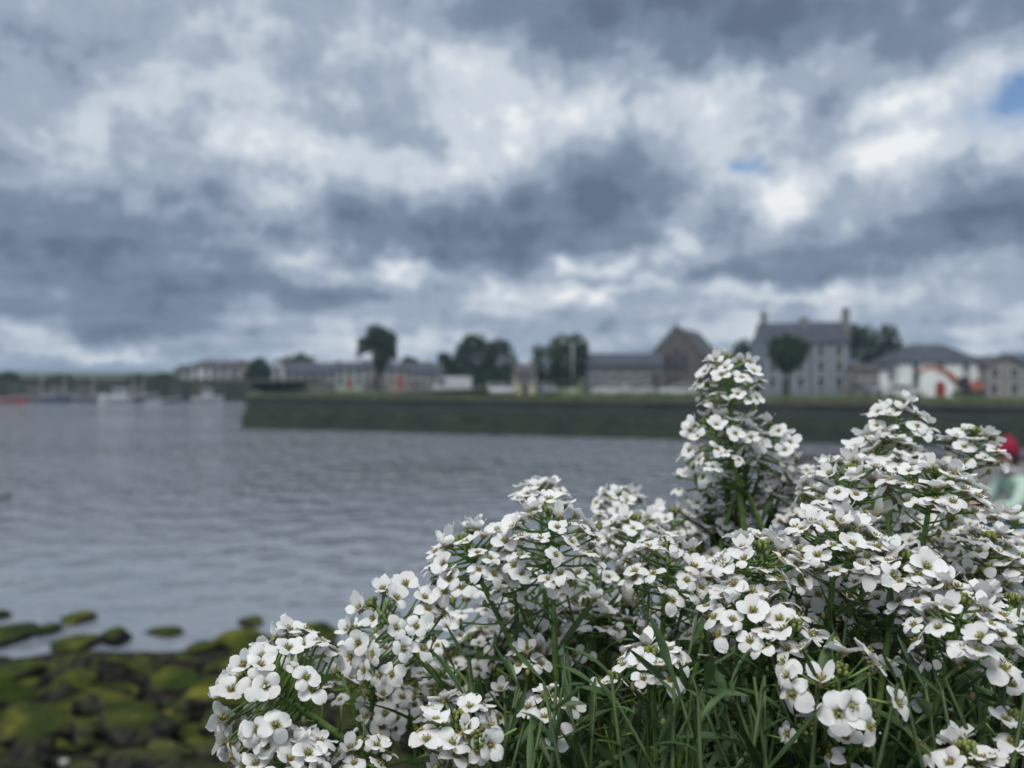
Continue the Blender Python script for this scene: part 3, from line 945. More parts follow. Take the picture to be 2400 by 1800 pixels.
def car(px, d, zg, rz, mat, label, van=False):
    root = empty('parked_van' if van else 'parked_car', (at(px, 0, d).x, d, zg), rz)
    tag(root, label, 'van' if van else 'car', 'vehicles parked along the far quay')
    if van:
        prof = [(-2.4, .35), (2.35, .35), (2.42, .9), (2.2, 1.25), (1.55, 2.05), (1.2, 2.25), (-2.35, 2.25), (-2.42, 1.9)]
        glass = [(1.95, 1.32), (1.5, 1.98), (0.75, 1.98), (0.75, 1.32)]
        W = .95
    else:
        prof = [(-2.05, .38), (2.05, .35), (2.12, .62), (2.0, .85), (1.05, .98), (.45, 1.42), (-1.15, 1.46), (-1.85, 1.02), (-2.1, .9)]
        glass = [(.92, 1.0), (.42, 1.36), (-1.1, 1.39), (-1.65, 1.02)]
        W = .86
    mb = MB(); mb.prism(prof, -W, W); mb.build('body', mat, root, bevel=.06)
    for s_ in (-1, 1):
        mb = MB(); y = s_ * W
        mb.prism(glass, y - .012 if s_ < 0 else y + .003, y - .003 if s_ < 0 else y + .012); mb.build('side_window', M_GLASS, root)
        for x in (-1.3, 1.32):
            mb = MB(); mb.tube([(x, s_ * (W - .16), .32), (x, s_ * (W + .02), .32)], .32, 14); wh = mb.build('wheel', M_TYRE, root)
            mb = MB(); mb.tube([(x, s_ * (W + .023), .32), (x, s_ * (W + .035), .32)], .19, 10); mb.build('rim', M_RIM, wh)
        mb = MB(); mb.box(2.03 if not van else 2.36, 2.14 if not van else 2.44, s_ * W * .72 - .16, s_ * W * .72 + .16, .66 if not van else .8, .8 if not van else 1.0); mb.build('headlight', M_LAMP, root)
    # wind screen
    if van: q = [(1.60, 2.04), (2.2, 1.28)]
    else: q = [(.47, 1.41), (1.03, 1.0)]
    nx, nz = .55, .6
    mb = MB()
    mb.add([Vector((q[0][0] + .02, -W * .82, q[0][1] + .015)), Vector((q[1][0] + .02, -W * .9, q[1][1] + .02)), Vector((q[1][0] + .02, W * .9, q[1][1] + .02)), Vector((q[0][0] + .02, W * .82, q[0][1] + .015))], [(0, 1, 2, 3)])
    mb.build('windscreen', M_GLASS, root)


car(1060, 97, 1.35, R(180), P_WHITE, 'white van parked side-on before the broad bushy tree', van=True)
car(1160, 96, 1.3, R(-82), P_WHITE, 'white car seen nose-on, left of the cream cottage')
car(1187, 97, 1.3, R(-88), P_SILV, 'silver car nose-on beside the white one near the cream cottage')
car(1281, 97, 1.3, R(-75), P_GREY, 'grey car under the bushy tree by the lamp post')
car(1430, 96, 1.3, R(176), P_WHITE, 'white car side-on before the long low building, left one')
car(1494, 96, 1.3, R(-4), P_SILV, 'pale silver car before the long low building, nearest the church')
car(1588, 92, 1.35, R(178), P_WHITE, 'white car side-on in front of the church')
car(2118, 84, 1.45, R(-20), P_WHITE, 'white car in front of the lower wing of the white house')
car(2030, 88, 1.5, R(-78), P_GREY, 'dark grey car by the low stone outbuilding')


def excavator():
    d = 88
    root = empty('excavator', (at(2268, 0, d).x, d, 1.5))
    tag(root, 'orange tracked excavator with raised arm in front of the white house', 'excavator')
    M_DK = noisy('machine_dark', (0.02, 0.022, 0.025), (0.04, 0.04, 0.045), 4, 0.6)
    for y in (-1.0, .75):
        mb = MB()
        mb.prism([(-1.3, .12), (-1.05, 0), (1.05, 0), (1.3, .12), (1.3, .5), (1.05, .62), (-1.05, .62), (-1.3, .5)], y - .2, y + .2); mb.build('track', M_TYRE, root)
    mb = MB(); mb.box(-.2, 1.25, -.9, .9, .75, 1.55); mb.box(-.9, -.203, .1, .9, .75, 1.2); mb.box(-.4, .4, -.4, .4, .5, .748); mb.build('engine_house', P_ORANGE, root, bevel=.06)
    mb = MB(); mb.prism([(-1.1, .75), (-.23, .75), (-.23, 2.25), (-.9, 2.25), (-1.15, 1.6)], -.9, -.02); c = mb.build('cab', M_DK, root, bevel=.04)
    mb = MB(); mb.prism([(-1.02, 1.05), (-.35, 1.05), (-.35, 2.12), (-.85, 2.12), (-1.05, 1.58)], -.93, -.915); mb.build('cab_window', M_GLASS, c)

    def bar(pts, ws, name, mat):
        q = MB()
        for i in range(len(pts) - 1):
            a, b = Vector(pts[i]), Vector(pts[i + 1]); t = (b - a).normalized(); n_ = Vector((-t.z, 0, t.x))
            v = [a + n_ * ws[i], b + n_ * ws[i + 1], b - n_ * ws[i + 1], a - n_ * ws[i]]
            yy = .003 * i
            q.add([p + Vector((0, y, 0)) for y in (.30 - yy, .62 + yy) for p in v], [(0, 1, 2, 3), (7, 6, 5, 4), (0, 4, 5, 1), (1, 5, 6, 2), (2, 6, 7, 3), (3, 7, 4, 0)])
        return q.build(name, mat, root)
    bar([(-.6, 0, 1.2), (-1.6, 0, 2.35), (-2.6, 0, 3.0), (-3.8, 0, 3.15)], [.22, .28, .22, .16], 'boom', P_ORANGE)
    bar([(-3.5, 0, 3.42), (-4.3, 0, 3.05), (-5.4, 0, 2.7)], [.1, .2, .13], 'stick', P_ORANGE)
    bar([(-1.2, 0, 1.35), (-2.3, 0, 2.55)], [.07, .05], 'hydraulic_ram', M_RIM)
    mb = MB(); mb.prism([(-5.4, 2.75), (-5.15, 2.35), (-5.3, 1.95), (-5.75, 1.85), (-5.95, 2.1), (-5.6, 2.2)], .1, .8); mb.build('bucket', M_DK, root)


excavator()


def lamp_post(px, ptop, d, zg, label, arms=True):
    root = empty('lamp_post', (at(px, 0, d).x, d, zg))
    tag(root, label, 'lamp post')
    h = at(0, ptop, d).z - zg
    M = noisy('galvanised', (0.33, 0.35, 0.37), (0.45, 0.47, 0.48), 3, 0.5, metal=0.3)
    mb = MB(); mb.tube([(0, 0, 0), (0, 0, 1.0)], .13, 10); mb.tube([(0, 0, 1.003), (0, 0, h)], [.09, .06], 8); mb.build('pole', M, root, smooth=True)
    for s_ in (-1, 1):
        mb = MB(); mb.tube([(s_ * .05, 0, h - .35), (s_ * .35, 0, h - .02), (s_ * .95, 0, h + .08)], .045, 6); a = mb.build('arm', M, root, smooth=True)
        mb = MB(); mb.prism([(s_ * .75, h + .05), (s_ * 1.4, h + .08), (s_ * 1.4, h + .2), (s_ * .8, h + .24)], -.16, .16); mb.build('lantern', M_FRAME, a)


lamp_post(1342, 803, 86, 1.4, 'pale double-armed lamp post in front of the bushy tree')


# ------------------------------------------------------------------ boats in the harbour
def boat(name, px, d, length, mat, label, cabin=0, mast=0.0, rz=0.0, cab_x=0.0, height=0.9):
    root = empty(name, (at(px, 0, d).x, d, 0), rz)
    tag(root, label, 'boat', 'boats moored at the harbour quay')
    mb = MB()
    n, k = 10, 7
    for i in range(n + 1):
        t = i / n
        x = (t - .5) * length
        wd = length * .17 * (1 - max(0, (t - .45) / .55) ** 2.2) * (0.86 + .14 * min(1, t * 4))
        sheer = height * (1 + .35 * t * t)
        for j in range(k):
            a = j / (k - 1) * 2 - 1
            z = sheer * (abs(a) ** 2.2) * 1.15 - .25
            mb.v.append(Vector((x, wd * math.copysign(abs(a) ** .6, a), z))); mb.a.append(0)
    for i in range(n):
        for j in range(k - 1):
            mb.f.append((i * k + j, i * k + j + 1, (i + 1) * k + j + 1, (i + 1) * k + j)); mb.m.append(0)
        mb.f.append((i * k, (i + 1) * k, (i + 1) * k + k - 1, i * k + k - 1)); mb.m.append(0)
    mb.f.append(tuple(range(k))); mb.m.append(0)
    hull = mb.build('hull', mat, root, smooth=False)
    ru = MB()
    for s_ in (0, k - 1):
        ru.tube([mb.v[i * k + s_] for i in range(n + 1)], .05, 5)
    ru.build('rubbing_strake', M_FRAME, hull)
    if cabin:
        c = MB(); h = height * 1.0
        c.prism([(cab_x - cabin * .5, h * .8), (cab_x + cabin * .62, h * .8), (cab_x + cabin * .38, h + 1.0), (cab_x - cabin * .5, h + 1.1)], -length * .11, length * .11)
        co = c.build('cabin', P_WHITE, root, bevel=.04)
        for s_ in (-1, 1):
            w = MB(); y = s_ * length * .11
            w.prism([(cab_x - cabin * .4, h + .45), (cab_x + cabin * .42, h + .45), (cab_x + cabin * .32, h + .9), (cab_x - cabin * .4, h + .95)], min(y + s_ * .003, y + s_ * .015), max(y + s_ * .003, y + s_ * .015))
            w.build('cabin_window', M_GLASS, co)
        r_ = MB(); r_.box(cab_x - cabin * .6, cab_x + cabin * .5, -length * .12, length * .12, h + 1.103, h + 1.18); r_.build('cabin_roof', P_WHITE, root)
    if mast:
        m_ = MB(); m_.tube([(length * .08, 0, height * .6), (length * .08, 0, mast)], [.06, .035], 6); m_.build('mast', M_FRAME, root)
        m_ = MB(); m_.tube([(length * .08, 0, height + .9), (-length * .38, 0, height + .95)], .05, 6); m_.build('boom', M_FRAME, root)


boat('motor_boat', 24, 108, 4.4, P_RED, 'red open boat at the far left of the harbour', rz=R(8), height=.75)
boat('motor_boat', 268, 108, 4.6, P_WHITE, 'white cabin cruiser moored below the harbour quay', cabin=1.9, rz=R(176), cab_x=-.9, height=.85)
boat('motor_boat', 360, 108, 2.0, P_WHITE, 'tiny white dinghy right of the white cabin cruiser', rz=R(10), height=.5)
boat('motor_boat', 398, 109, 3.2, P_BLUE, 'small blue boat right of the tiny white dinghy', rz=R(6), height=.6)
boat('motor_boat', 487, 110, 4.2, P_SILV, 'pale grey motor boat nearest the stone pier', cabin=1.2, rz=R(4), height=.8)
for i, (px, hm) in enumerate([(92, 5.0), (145, 5.9), (212, 5.2), (306, 5.6), (330, 4.6)]):
    boat('sailing_boat', px, 111.2, 4.6, P_BLUE if i % 2 else P_GREY, ['grey sailing boat with bare mast right of the red boat', 'dark blue sailing boat with the tallest bare mast', 'grey sailing boat left of the white cabin cruiser',
                                                                   'dark blue sailing boat with mast right behind the white cabin cruiser', 'grey sailing boat with short mast left of the small blue boat'][i], mast=hm, rz=R(4 * i))

# low far hills on the left horizon
mb = MB()
nh = 80
for i in range(nh + 1):
    x = -1500 + 2400 * i / nh
    h = 5 + 8 * max(0, min(1, noise.noise(Vector((x * .0031, 2.0, 0))) + .45))
    for (y, z) in ((1300, -2), (1500, h), (1800, h * .8), (2100, -2)):
        mb.v.append(Vector((x, y, z))); mb.a.append(0)
for i in range(nh):
    for j in range(3):
        mb.f.append((i * 4 + j, (i + 1) * 4 + j, (i + 1) * 4 + j + 1, i * 4 + j + 1)); mb.m.append(0)
tag(mb.build('hills', noisy('hill_grass', (0.05, 0.07, 0.05), (0.10, 0.11, 0.07), .002, .95), smooth=True), kind='structure')


# ================================================================== near shore
def shore_edge(x):
    return 11.72 + 0.10 * (x + 8) + 0.5 * noise.noise(Vector((x * .35, 0, 0)))


def shore_z(x, y):
    e_ = shore_edge(x)
    t = e_ - y
    z = 0.085 * t if t > 0 else 0.16 * t
    z += 0.05 * noise.noise(Vector((x * .8, y * .8, 0))) + 0.03 * noise.noise(Vector((x * 2.2, y * 2.2, 4)))
    return z


def shore_material(name, rocky):
    m, nt, b, out = material(name)
    N, L = nt.nodes, nt.links
    tc = N.new('ShaderNodeTexCoord'); g_ = N.new('ShaderNodeNewGeometry'); oi = N.new('ShaderNodeObjectInfo')
    n = N.new('ShaderNodeTexNoise'); n.inputs['Scale'].default_value = 2.4; n.inputs['Detail'].default_value = 7; n.inputs['Roughness'].default_value = .62
    L.new(g_.outputs['Position'], n.inputs['Vector'])
    n2 = N.new('ShaderNodeTexNoise'); n2.inputs['Scale'].default_value = 14; n2.inputs['Detail'].default_value = 6
    L.new(g_.outputs['Position'], n2.inputs['Vector'])
    st = N.new('ShaderNodeValToRGB')
    st.color_ramp.elements[0].position, st.color_ramp.elements[0].color = .34, (0.008, 0.009, 0.009, 1)
    st.color_ramp.elements[0].color = (0.008, 0.009, 0.009, 1) if rocky else (0.004, 0.0045, 0.004, 1)  # mud set near black: shade of the gaps between stones put into its colour
    st.color_ramp.elements[1].position, st.color_ramp.elements[1].color = .74, (0.060, 0.054, 0.047, 1) if rocky else (0.034, 0.031, 0.027, 1)
    L.new(n2.outputs['Fac'], st.inputs[0])
    wd = N.new('ShaderNodeValToRGB')      # weed: dark bottle green to yellow-green
    wd.color_ramp.elements[0].position, wd.color_ramp.elements[0].color = .33, (0.012, 0.024, 0.004, 1)
    wd.color_ramp.elements[1].position, wd.color_ramp.elements[1].color = .68, (0.115, 0.118, 0.016, 1)
    e_ = wd.color_ramp.elements.new(.5); e_.color = (0.030, 0.044, 0.006, 1)
    L.new(n.outputs['Fac'], wd.inputs[0])
    # weed covers the upward faces, more on some stones than others; none in the highest dry strip
    sp = N.new('ShaderNodeSeparateXYZ'); L.new(g_.outputs['Normal'], sp.inputs[0])
    ps = N.new('ShaderNodeSeparateXYZ'); L.new(g_.outputs['Position'], ps.inputs[0])
    k1 = N.new('ShaderNodeMath'); k1.operation = 'MULTIPLY_ADD'; L.new(n2.outputs['Fac'], k1.inputs[0]); k1.inputs[1].default_value = .8; L.new(sp.outputs[2], k1.inputs[2])
    k2 = N.new('ShaderNodeMath'); k2.operation = 'MULTIPLY_ADD'; L.new(oi.outputs['Random'], k2.inputs[0]); k2.inputs[1].default_value = .35 if rocky else 0.0; L.new(k1.outputs[0], k2.inputs[2])
    mr = N.new('ShaderNodeMapRange'); mr.inputs[1].default_value = 1.06 if rocky else 1.36; mr.inputs[2].default_value = 1.46 if rocky else 1.60
    L.new(k2.outputs[0], mr.inputs[0])
    dry = N.new('ShaderNodeMapRange'); dry.inputs[1].default_value = .43; dry.inputs[2].default_value = .53; dry.inputs[3].default_value = 1; dry.inputs[4].default_value = 0
    zz = N.new('ShaderNodeMath'); zz.operation = 'MULTIPLY_ADD'; L.new(n.outputs['Fac'], zz.inputs[0]); zz.inputs[1].default_value = .18
    wet = N.new('ShaderNodeMath'); wet.operation = 'MULTIPLY_ADD'; L.new(ps.outputs[1], wet.inputs[0]); wet.inputs[1].default_value = -0.085; wet.inputs[2].default_value = 0.085 * 11.9
    L.new(wet.outputs[0], zz.inputs[2]); L.new(zz.outputs[0], dry.inputs[0])
    mu = N.new('ShaderNodeMath'); mu.operation = 'MULTIPLY'; L.new(mr.outputs[0], mu.inputs[0]); L.new(dry.outputs[0], mu.inputs[1])
    mx = N.new('ShaderNodeMix'); mx.data_type = 'RGBA'; L.new(mu.outputs[0], mx.inputs[0]); L.new(st.outputs[0], mx.inputs[6]); L.new(wd.outputs[0], mx.inputs[7])
    L.new(mx.outputs[2], b.inputs['Base Color'])
    b.inputs['Roughness'].default_value = .8
    b.inputs['Specular IOR Level'].default_value = .06
    bp = N.new('ShaderNodeBump'); bp.inputs['Strength'].default_value = .6; bp.inputs['Distance'].default_value = .05
    L.new(n2.outputs['Fac'], bp.inputs['Height']); L.new(bp.outputs[0], b.inputs['Normal'])
    return m


M_SHORE = shore_material('shore_mud', False)
M_ROCK = shore_material('weedy_stone', True)
mb = MB()
nx, ny = 110, 70
for j in range(ny + 1):
    y = 0.3 + 17.5 * j / ny
    for i in range(nx + 1):
        x = -16 + 34 * i / nx
        mb.v.append(Vector((x, y, shore_z(x, y)))); mb.a.append(0)
for j in range(ny):
    for i in range(nx):
        a = j * (nx + 1) + i
        mb.f.append((a, a + 1, a + nx + 2, a + nx + 1)); mb.m.append(0)
shore = tag(mb.build('shore', M_SHORE, smooth=True), kind='structure')


def rock_mesh(seed, flat=0.5):
    bm = bmesh.new()
    bmesh.ops.create_icosphere(bm, subdivisions=3, radius=1.0)
    r = random.Random(seed)
    off = Vector((r.uniform(0, 50), r.uniform(0, 50), r.uniform(0, 50)))
    planes = [(Vector((r.gauss(0, 1), r.gauss(0, 1), r.gauss(0, .45))).normalized(), r.uniform(.50, .80)) for _ in range(11)] + [(Vector((r.gauss(0, .12), r.gauss(0, .12), 1)).normalized(), .6)]
    for v in bm.verts:
        for n_, c in planes:
            q = v.co.dot(n_)
            if q > c: v.co -= n_ * (q - c) * .98
        v.co *= 1 + .10 * noise.noise(v.co * 2 + off) + .05 * noise.noise(v.co * 5 + off)
        v.co.z *= flat
    me = bpy.data.meshes.new('stone'); bm.to_mesh(me); bm.free()
    me.materials.append(M_ROCK)
    return me


ROCKS = [rock_mesh(100 + i, .38 + .03 * (i % 6)) for i in range(10)]
r = random.Random(21)
placed = []
tries = 0
while len(placed) < 285 and tries < 2600:
    tries += 1
    y = r.uniform(6.7, 11.9)
    px = r.uniform(-60, 1250)
    x = (px - 1200) / F * y
    if y > shore_edge(x) - 1.5: continue
    s_ = r.choice([.30, .38, .46, .54, .62]) * r.uniform(.8, 1.2)
    if len(placed) > 75: s_ = min(s_, .32) * r.uniform(.6, 1)
    if len(placed) > 150: s_ = min(s_, .16)
    if y < 7.9: s_ *= .6
    if y > shore_edge(x) - 2.2: s_ = min(s_, .3)
    if any((x - a) ** 2 + ((y - b) * 1.3) ** 2 < ((s_ + c) * .74) ** 2 for a, b, c in placed): continue
    placed.append((x, y, s_))
for i, (x, y, s_) in enumerate(placed):
    M = Matrix.Translation((x, y, shore_z(x, y) + s_ * r.uniform(.25, .68))) @ Matrix.Rotation(r.choice([0, math.pi]) + r.gauss(0, .35), 4, 'Z') @ Matrix.Rotation(r.gauss(0, .2), 4, 'X') @ Matrix.Rotation(r.gauss(0, .2), 4, 'Y') @ Matrix.Diagonal((s_ * r.uniform(1.0, 1.55), s_ * r.uniform(.75, 1.0), s_ * r.uniform(.9, 1.5), 1))
    inst('stone', ROCKS[r.randrange(10)], shore, M)
# pale pebbles and shells between the stones
M_SHELL = noisy('pale_pebble', (0.28, 0.28, 0.27), (0.42, 0.42, 0.41), 8, .7)
pm = MB(); pm.ball((0, 0, 0), 1, .8, .55, 10, 7); PEB = pm.mesh('pebble', M_SHELL, True)
for (px, py, s_) in [(35, 1636, .036), (117, 1631, .040), (291, 1589, .040), (455, 1681, .032), (150, 1786, .045), (262, 1772, .03)]:
    d = 10.0
    for _ in range(12):
        p = at(px, py, d); z = shore_z(p.x, p.y)
        d += (p.z - z - .16) / .45 * .5
    p = at(px, py, d)
    inst('pebble', PEB, shore, Matrix.Translation((p.x, p.y, p.z)) @ Matrix.Diagonal((s_, s_, s_, 1)))

# boulders standing in the shallows, each one its own thing
WR = [(2, 1437, 70, .5, 'small dark boulder in the shallows at the left edge, farther one'), (25, 1478, 170, .42, 'long flat dark boulder in the shallows at the left edge'),
      (112, 1472, 75, .6, 'small dark boulder between the long flat one and the yellow-topped one'), (184, 1444, 100, .4, 'low flat boulder farthest out in the shallows'),
      (268, 1486, 90, .85, 'rounded boulder with yellow weed on top in the shallows'), (180, 1508, 130, .3, 'low dark boulder awash at the water\'s edge'),
      (585, 1452, 80, .45, 'dark boulder farthest right out in the water'), (390, 1476, 110, .22, 'nearly submerged boulder right of the yellow-topped one'),
      (575, 1496, 160, .38, 'broad dark boulder at the edge of the water, left of the flower heads'), (715, 1482, 190, .42, 'large square dark boulder at the water\'s edge by the flower heads'),
      (485, 1512, 90, .6, 'pointed dark boulder on the waterline'), (14, 1162, 40, .4, 'lone small boulder far out in the water at left')]
for i, (px, py, wpx, fl, lab) in enumerate(WR):
    d = EYE * F / (py + wpx * fl * .25 - HOR)
    x = (px - 1200) / F * d
    s_ = wpx / F * d / 2
    o = inst('boulder', ROCKS[(i * 3) % 10], None, Matrix.Translation((x, d, s_ * fl * .35)) @ Matrix.Rotation(i * 1.3, 4, 'Z') @ Matrix.Diagonal((s_ * 1.05, s_ * .95, s_ * fl * 1.45, 1)))
    tag(o, lab, 'boulder', 'boulders in the shallows')


# ------------------------------------------------------------------ quay on the right with a seated person
M_PAVE = noisy('quay_paving', (0.09, 0.09, 0.092), (0.16, 0.16, 0.155), 1.3, .85, bump=.3)
QZ = 1.95
quay = empty('side_quay', (0, 0, 0)); tag(quay, 'low stone quay behind the flowers on the right', 'quay')
poly = [(7.0, 19.8), (2.6, 4.2), (22, 4.2), (34, 19.8)]
mb = MB(); mb.add([Vector((x, y, z)) for z in (-2.2, QZ - .12) for x, y in poly], [(0, 1, 2, 3)[::-1], (4, 5, 6, 7)[::-1], (0, 4, 5, 1), (1, 5, 6, 2), (2, 6, 7, 3), (3, 7, 4, 0)])
mb.build('quay_body', M_CONC, quay)
mb = MB(); slab = mb
for k in range(3):
    pass
def qx(y): return 2.6 + (7.0 - 2.6) * (y - 4.2) / 15.6
rows = 13
for j in range(rows):
    y0 = 4.2 + 15.6 * j / rows; y1 = 4.2 + 15.6 * (j + 1) / rows
    x = qx(y0) + (.0 if j % 2 else .5)
    while x < 12.5:
        x2 = x + 1.6
        mb = MB(); mb.box(x + .01, x2 - .01, y0 + .01, y1 - .01, QZ - .118, QZ + .006 * ((j * 7 + int(x * 3)) % 3))
        mb.build('paving_slab', M_PAVE, quay); x = x2
for j in range(13):   # brown-grey kerb stones along the far edge
    mb = MB(); x = 7.0 + j * 1.2; mb.box(x, x + 1.18, 19.82, 20.3, -.5, QZ + .12); mb.build('kerb_stone', M_SLATE2, quay)
for j in range(9):
    mb = MB(); x = 12.6 + j * 1.6; mb.box(x, x + 1.58, 4.3, 19.7, QZ - .118, QZ); mb.build('paving_slab', M_PAVE, quay)

stone_block = MB(); stone_block.box(-.38, .38, -.32, .32, 0, .44)
PX = at(2392, 0, 8.6).x
sb = stone_block.build('stone_block', M_CONC, bevel=.03); sb.location = (PX + .12, 8.62, QZ + .018)
tag(sb, 'rough stone block under the seated person', 'block')


def skin_mesh(name, verts, edges, radii, mat, root_i=0, sub=2):
    me = bpy.data.meshes.new(name)
    me.from_pydata(verts, edges, [])
    o = bpy.data.objects.new(name, me); COL.objects.link(o)
    md = o.modifiers.new('skin', 'SKIN')
    for i, rr in enumerate(radii):
        rr = rr if hasattr(rr, '__len__') else (rr, rr)
        me.skin_vertices[0].data[i].radius = rr
    me.skin_vertices[0].data[root_i].use_root = True
    ss = o.modifiers.new('sub', 'SUBSURF'); ss.levels = sub; ss.render_levels = sub
    dg = bpy.context.evaluated_depsgraph_get()
    m2 = bpy.data.meshes.new_from_object(o.evaluated_get(dg))
    bpy.data.objects.remove(o)
    m2.name = name
    m2.materials.clear(); m2.materials.append(mat)
    m2.polygons.foreach_set('use_smooth', [True] * len(m2.polygons))
    return m2


def person():
    root = empty('person', (PX, 8.6, QZ + .018)); tag(root, 'person in a red knitted hat sitting on the quay at the right edge', 'person')
    M_SKIN = noisy('skin', (0.36, 0.21, 0.16), (0.46, 0.29, 0.22), 20, .55)
    M_MINTJ = noisy('mint_jacket', (0.36, 0.50, 0.42), (0.46, 0.60, 0.50), 30, .8)
    M_JEAN = noisy('blue_jeans', (0.02, 0.06, 0.13), (0.05, 0.13, 0.24), 60, .85)
    M_HAT = noisy('red_wool', (0.24, 0.012, 0.035), (0.34, 0.022, 0.055), 120, .9, bump=.5, bscale=220)
    M_SCARF = noisy('lilac_scarf', (0.30, 0.27, 0.30), (0.42, 0.39, 0.42), 40, .9)
    M_BOOT = noisy('boot_leather', (0.03, 0.025, 0.02), (0.06, 0.05, 0.04), 30, .5)
    M_HAIR = noisy('dark_hair', (0.02, 0.015, 0.012), (0.05, 0.035, 0.025), 90, .5)
    # seated, leaning forward, facing left (-x); y spread for left/right limbs
    hip = (.12, 0, .56); ch = (-.06, 0, .98); nk = (-.12, 0, 1.13); hd = (-.17, 0, 1.30)
    V = [hip, (.05, 0, .76), ch, nk, (-.15, 0, 1.22), hd, (-.18, 0, 1.40)]
    E = [(0, 1), (1, 2), (2, 3), (3, 4), (4, 5), (5, 6)]
    Rr = [(.15, .12), (.14, .11), (.16, .11), .055, .075, (.105, .085), .07]
    J, JE, JR = [(.12, 0, .60), (.05, 0, .78), (-.06, 0, .99), (-.11, 0, 1.12)], [(0, 1), (1, 2), (2, 3)], [(.175, .145), (.165, .135), (.18, .135), .085]
    T, TE, TR = [(.14, 0, .56)], [], [(.17, .14)]
    boots = []
    for s_ in (-1, 1):
        sh = (-.07, s_ * .19, 1.02); elb = (-.22, s_ * .26, .80); wr = (-.42, s_ * .10, .78); hn = (-.50, s_ * .06, .79)
        b = len(V); V += [sh, elb, wr, hn]; E += [(2, b), (b, b + 1), (b + 1, b + 2), (b + 2, b + 3)]; Rr += [.065, .045, .032, (.045, .025)]
        for f in range(5):
            a = (f - 2) * .25
            p0 = Vector(hn) + Vector((-.03, (f - 2) * .016, -.004)) if f else Vector(hn) + Vector((.0, -s_ * .03, .015))
            lf = (.045, .07, .078, .072, .055)[f]
            p1 = p0 + Vector((-lf * .6, a * .02, -.008)); p2 = p1 + Vector((-lf * .4, a * .01, -.022))
            q = len(V); V += [tuple(p0), tuple(p1), tuple(p2)]; E += [(b + 3, q), (q, q + 1), (q + 1, q + 2)]; Rr += [.010, .009, .007]
        j = len(J); J += [sh, elb, (-.38, s_ * .12, .782)]; JE += [(2, j), (j, j + 1), (j + 1, j + 2)]; JR += [.088, .07, .055]
        th = (.08, s_ * .10, .55); kn = (-.36, s_ * .12, .53); an = (-.30, s_ * .12, .12); to = (-.44, s_ * .12, .05)
        b = len(V); V += [th, kn, an, to]; E += [(0, b), (b, b + 1), (b + 1, b + 2), (b + 2, b + 3)]; Rr += [.085, .06, .042, .035]
        t = len(T); T += [th, kn, (-.30, s_ * .12, .16)]; TE += [(0, t), (t, t + 1), (t + 1, t + 2)]; TR += [.105, .082, .07]
        boots.append(s_)
    inst('body', skin_mesh('body', V, E, Rr, M_SKIN), root)
    inst('jacket', skin_mesh('jacket', J, JE, JR, M_MINTJ), root)
    inst('trousers', skin_mesh('trousers', T, TE, TR, M_JEAN), root)
    for s_ in boots:
        inst('boot', skin_mesh('boot', [(-.30, s_ * .12, .2), (-.29, s_ * .12, .07), (-.42, s_ * .12, .05), (-.48, s_ * .12, .045)], [(0, 1), (1, 2), (2, 3)], [.062, .06, .05, .04], M_BOOT), root)
    mb = MB(); mb.ball((-.155, 0, 1.395), .125, .118, .125, 16, 10); mb.tube([(-.155, 0, 1.355), (-.155, 0, 1.40)], [.128, .132], 16, cap=False); mb.ball((-.13, 0, 1.525), .03, k=10, rows=6)
    mb.build('knitted_hat', M_HAT, root, smooth=True)
    mb = MB(); mb.ball((-.11, 0, 1.29), .085, .10, .12, 12, 8); mb.build('hair', M_HAIR, root, smooth=True)
    mb = MB(); mb.tube([(-.11 + .10 * math.cos(t), .095 * math.sin(t), 1.155 - .03 * math.cos(t)) for t in [2 * math.pi * i / 14 for i in range(15)]], .045, 8, cap=False); mb.build('scarf', M_SCARF, root, smooth=True)
    # face: nose, eyes, mouth, ears
    mb = MB(); mb.ball((-.275, 0, 1.285), .022, .016, .028, 8, 6); mb.build('nose', M_SKIN, root, smooth=True)
    for s_ in (-1, 1):
        mb = MB(); mb.ball((-.255, s_ * .034, 1.315), .012, .014, .009, 8, 6); mb.build('eye', M_HAIR, root, smooth=True)
    mb = MB(); mb.ball((-.258, 0, 1.238), .010, .026, .007, 8, 6); mb.build('mouth', M_HAT, root, smooth=True)


person()

# ================================================================== wall under the camera with the flowers
ROOTZ = EYE - 0.165
nw = empty('flower_bed_wall', (0, 0, 0)); tag(nw, 'stone wall top with soil from which the white flowers grow', 'wall')
mb = MB(); mb.box(-3.0, 3.2, -1.4, .235, .2, ROOTZ - .02); mb.build('wall_body', M_CONC, nw)
mb = MB()
nn = 40
for j in range(13):
    for i in range(nn + 1):
        x = -.35 + 1.1 * i / nn; y = -.05 + .275 * j / 12
        mb.v.append(Vector((x, y, ROOTZ - .006 + .006 * noise.noise(Vector((x * 40, y * 40, 0)))))); mb.a.append(0)
for j in range(12):
    for i in range(nn):
        a = j * (nn + 1) + i; mb.f.append((a, a + 1, a + nn + 2, a + nn + 1)); mb.m.append(0)
mb.build('soil', M_SOIL, nw, smooth=True)

# ------------------------------------------------------------------ alyssum
plant = empty('alyssum_plant', (.06, .16, ROOTZ))
tag(plant, 'sprawling white sweet alyssum in full flower filling the lower right foreground', 'flowering plant')
PO = Vector(plant.location)


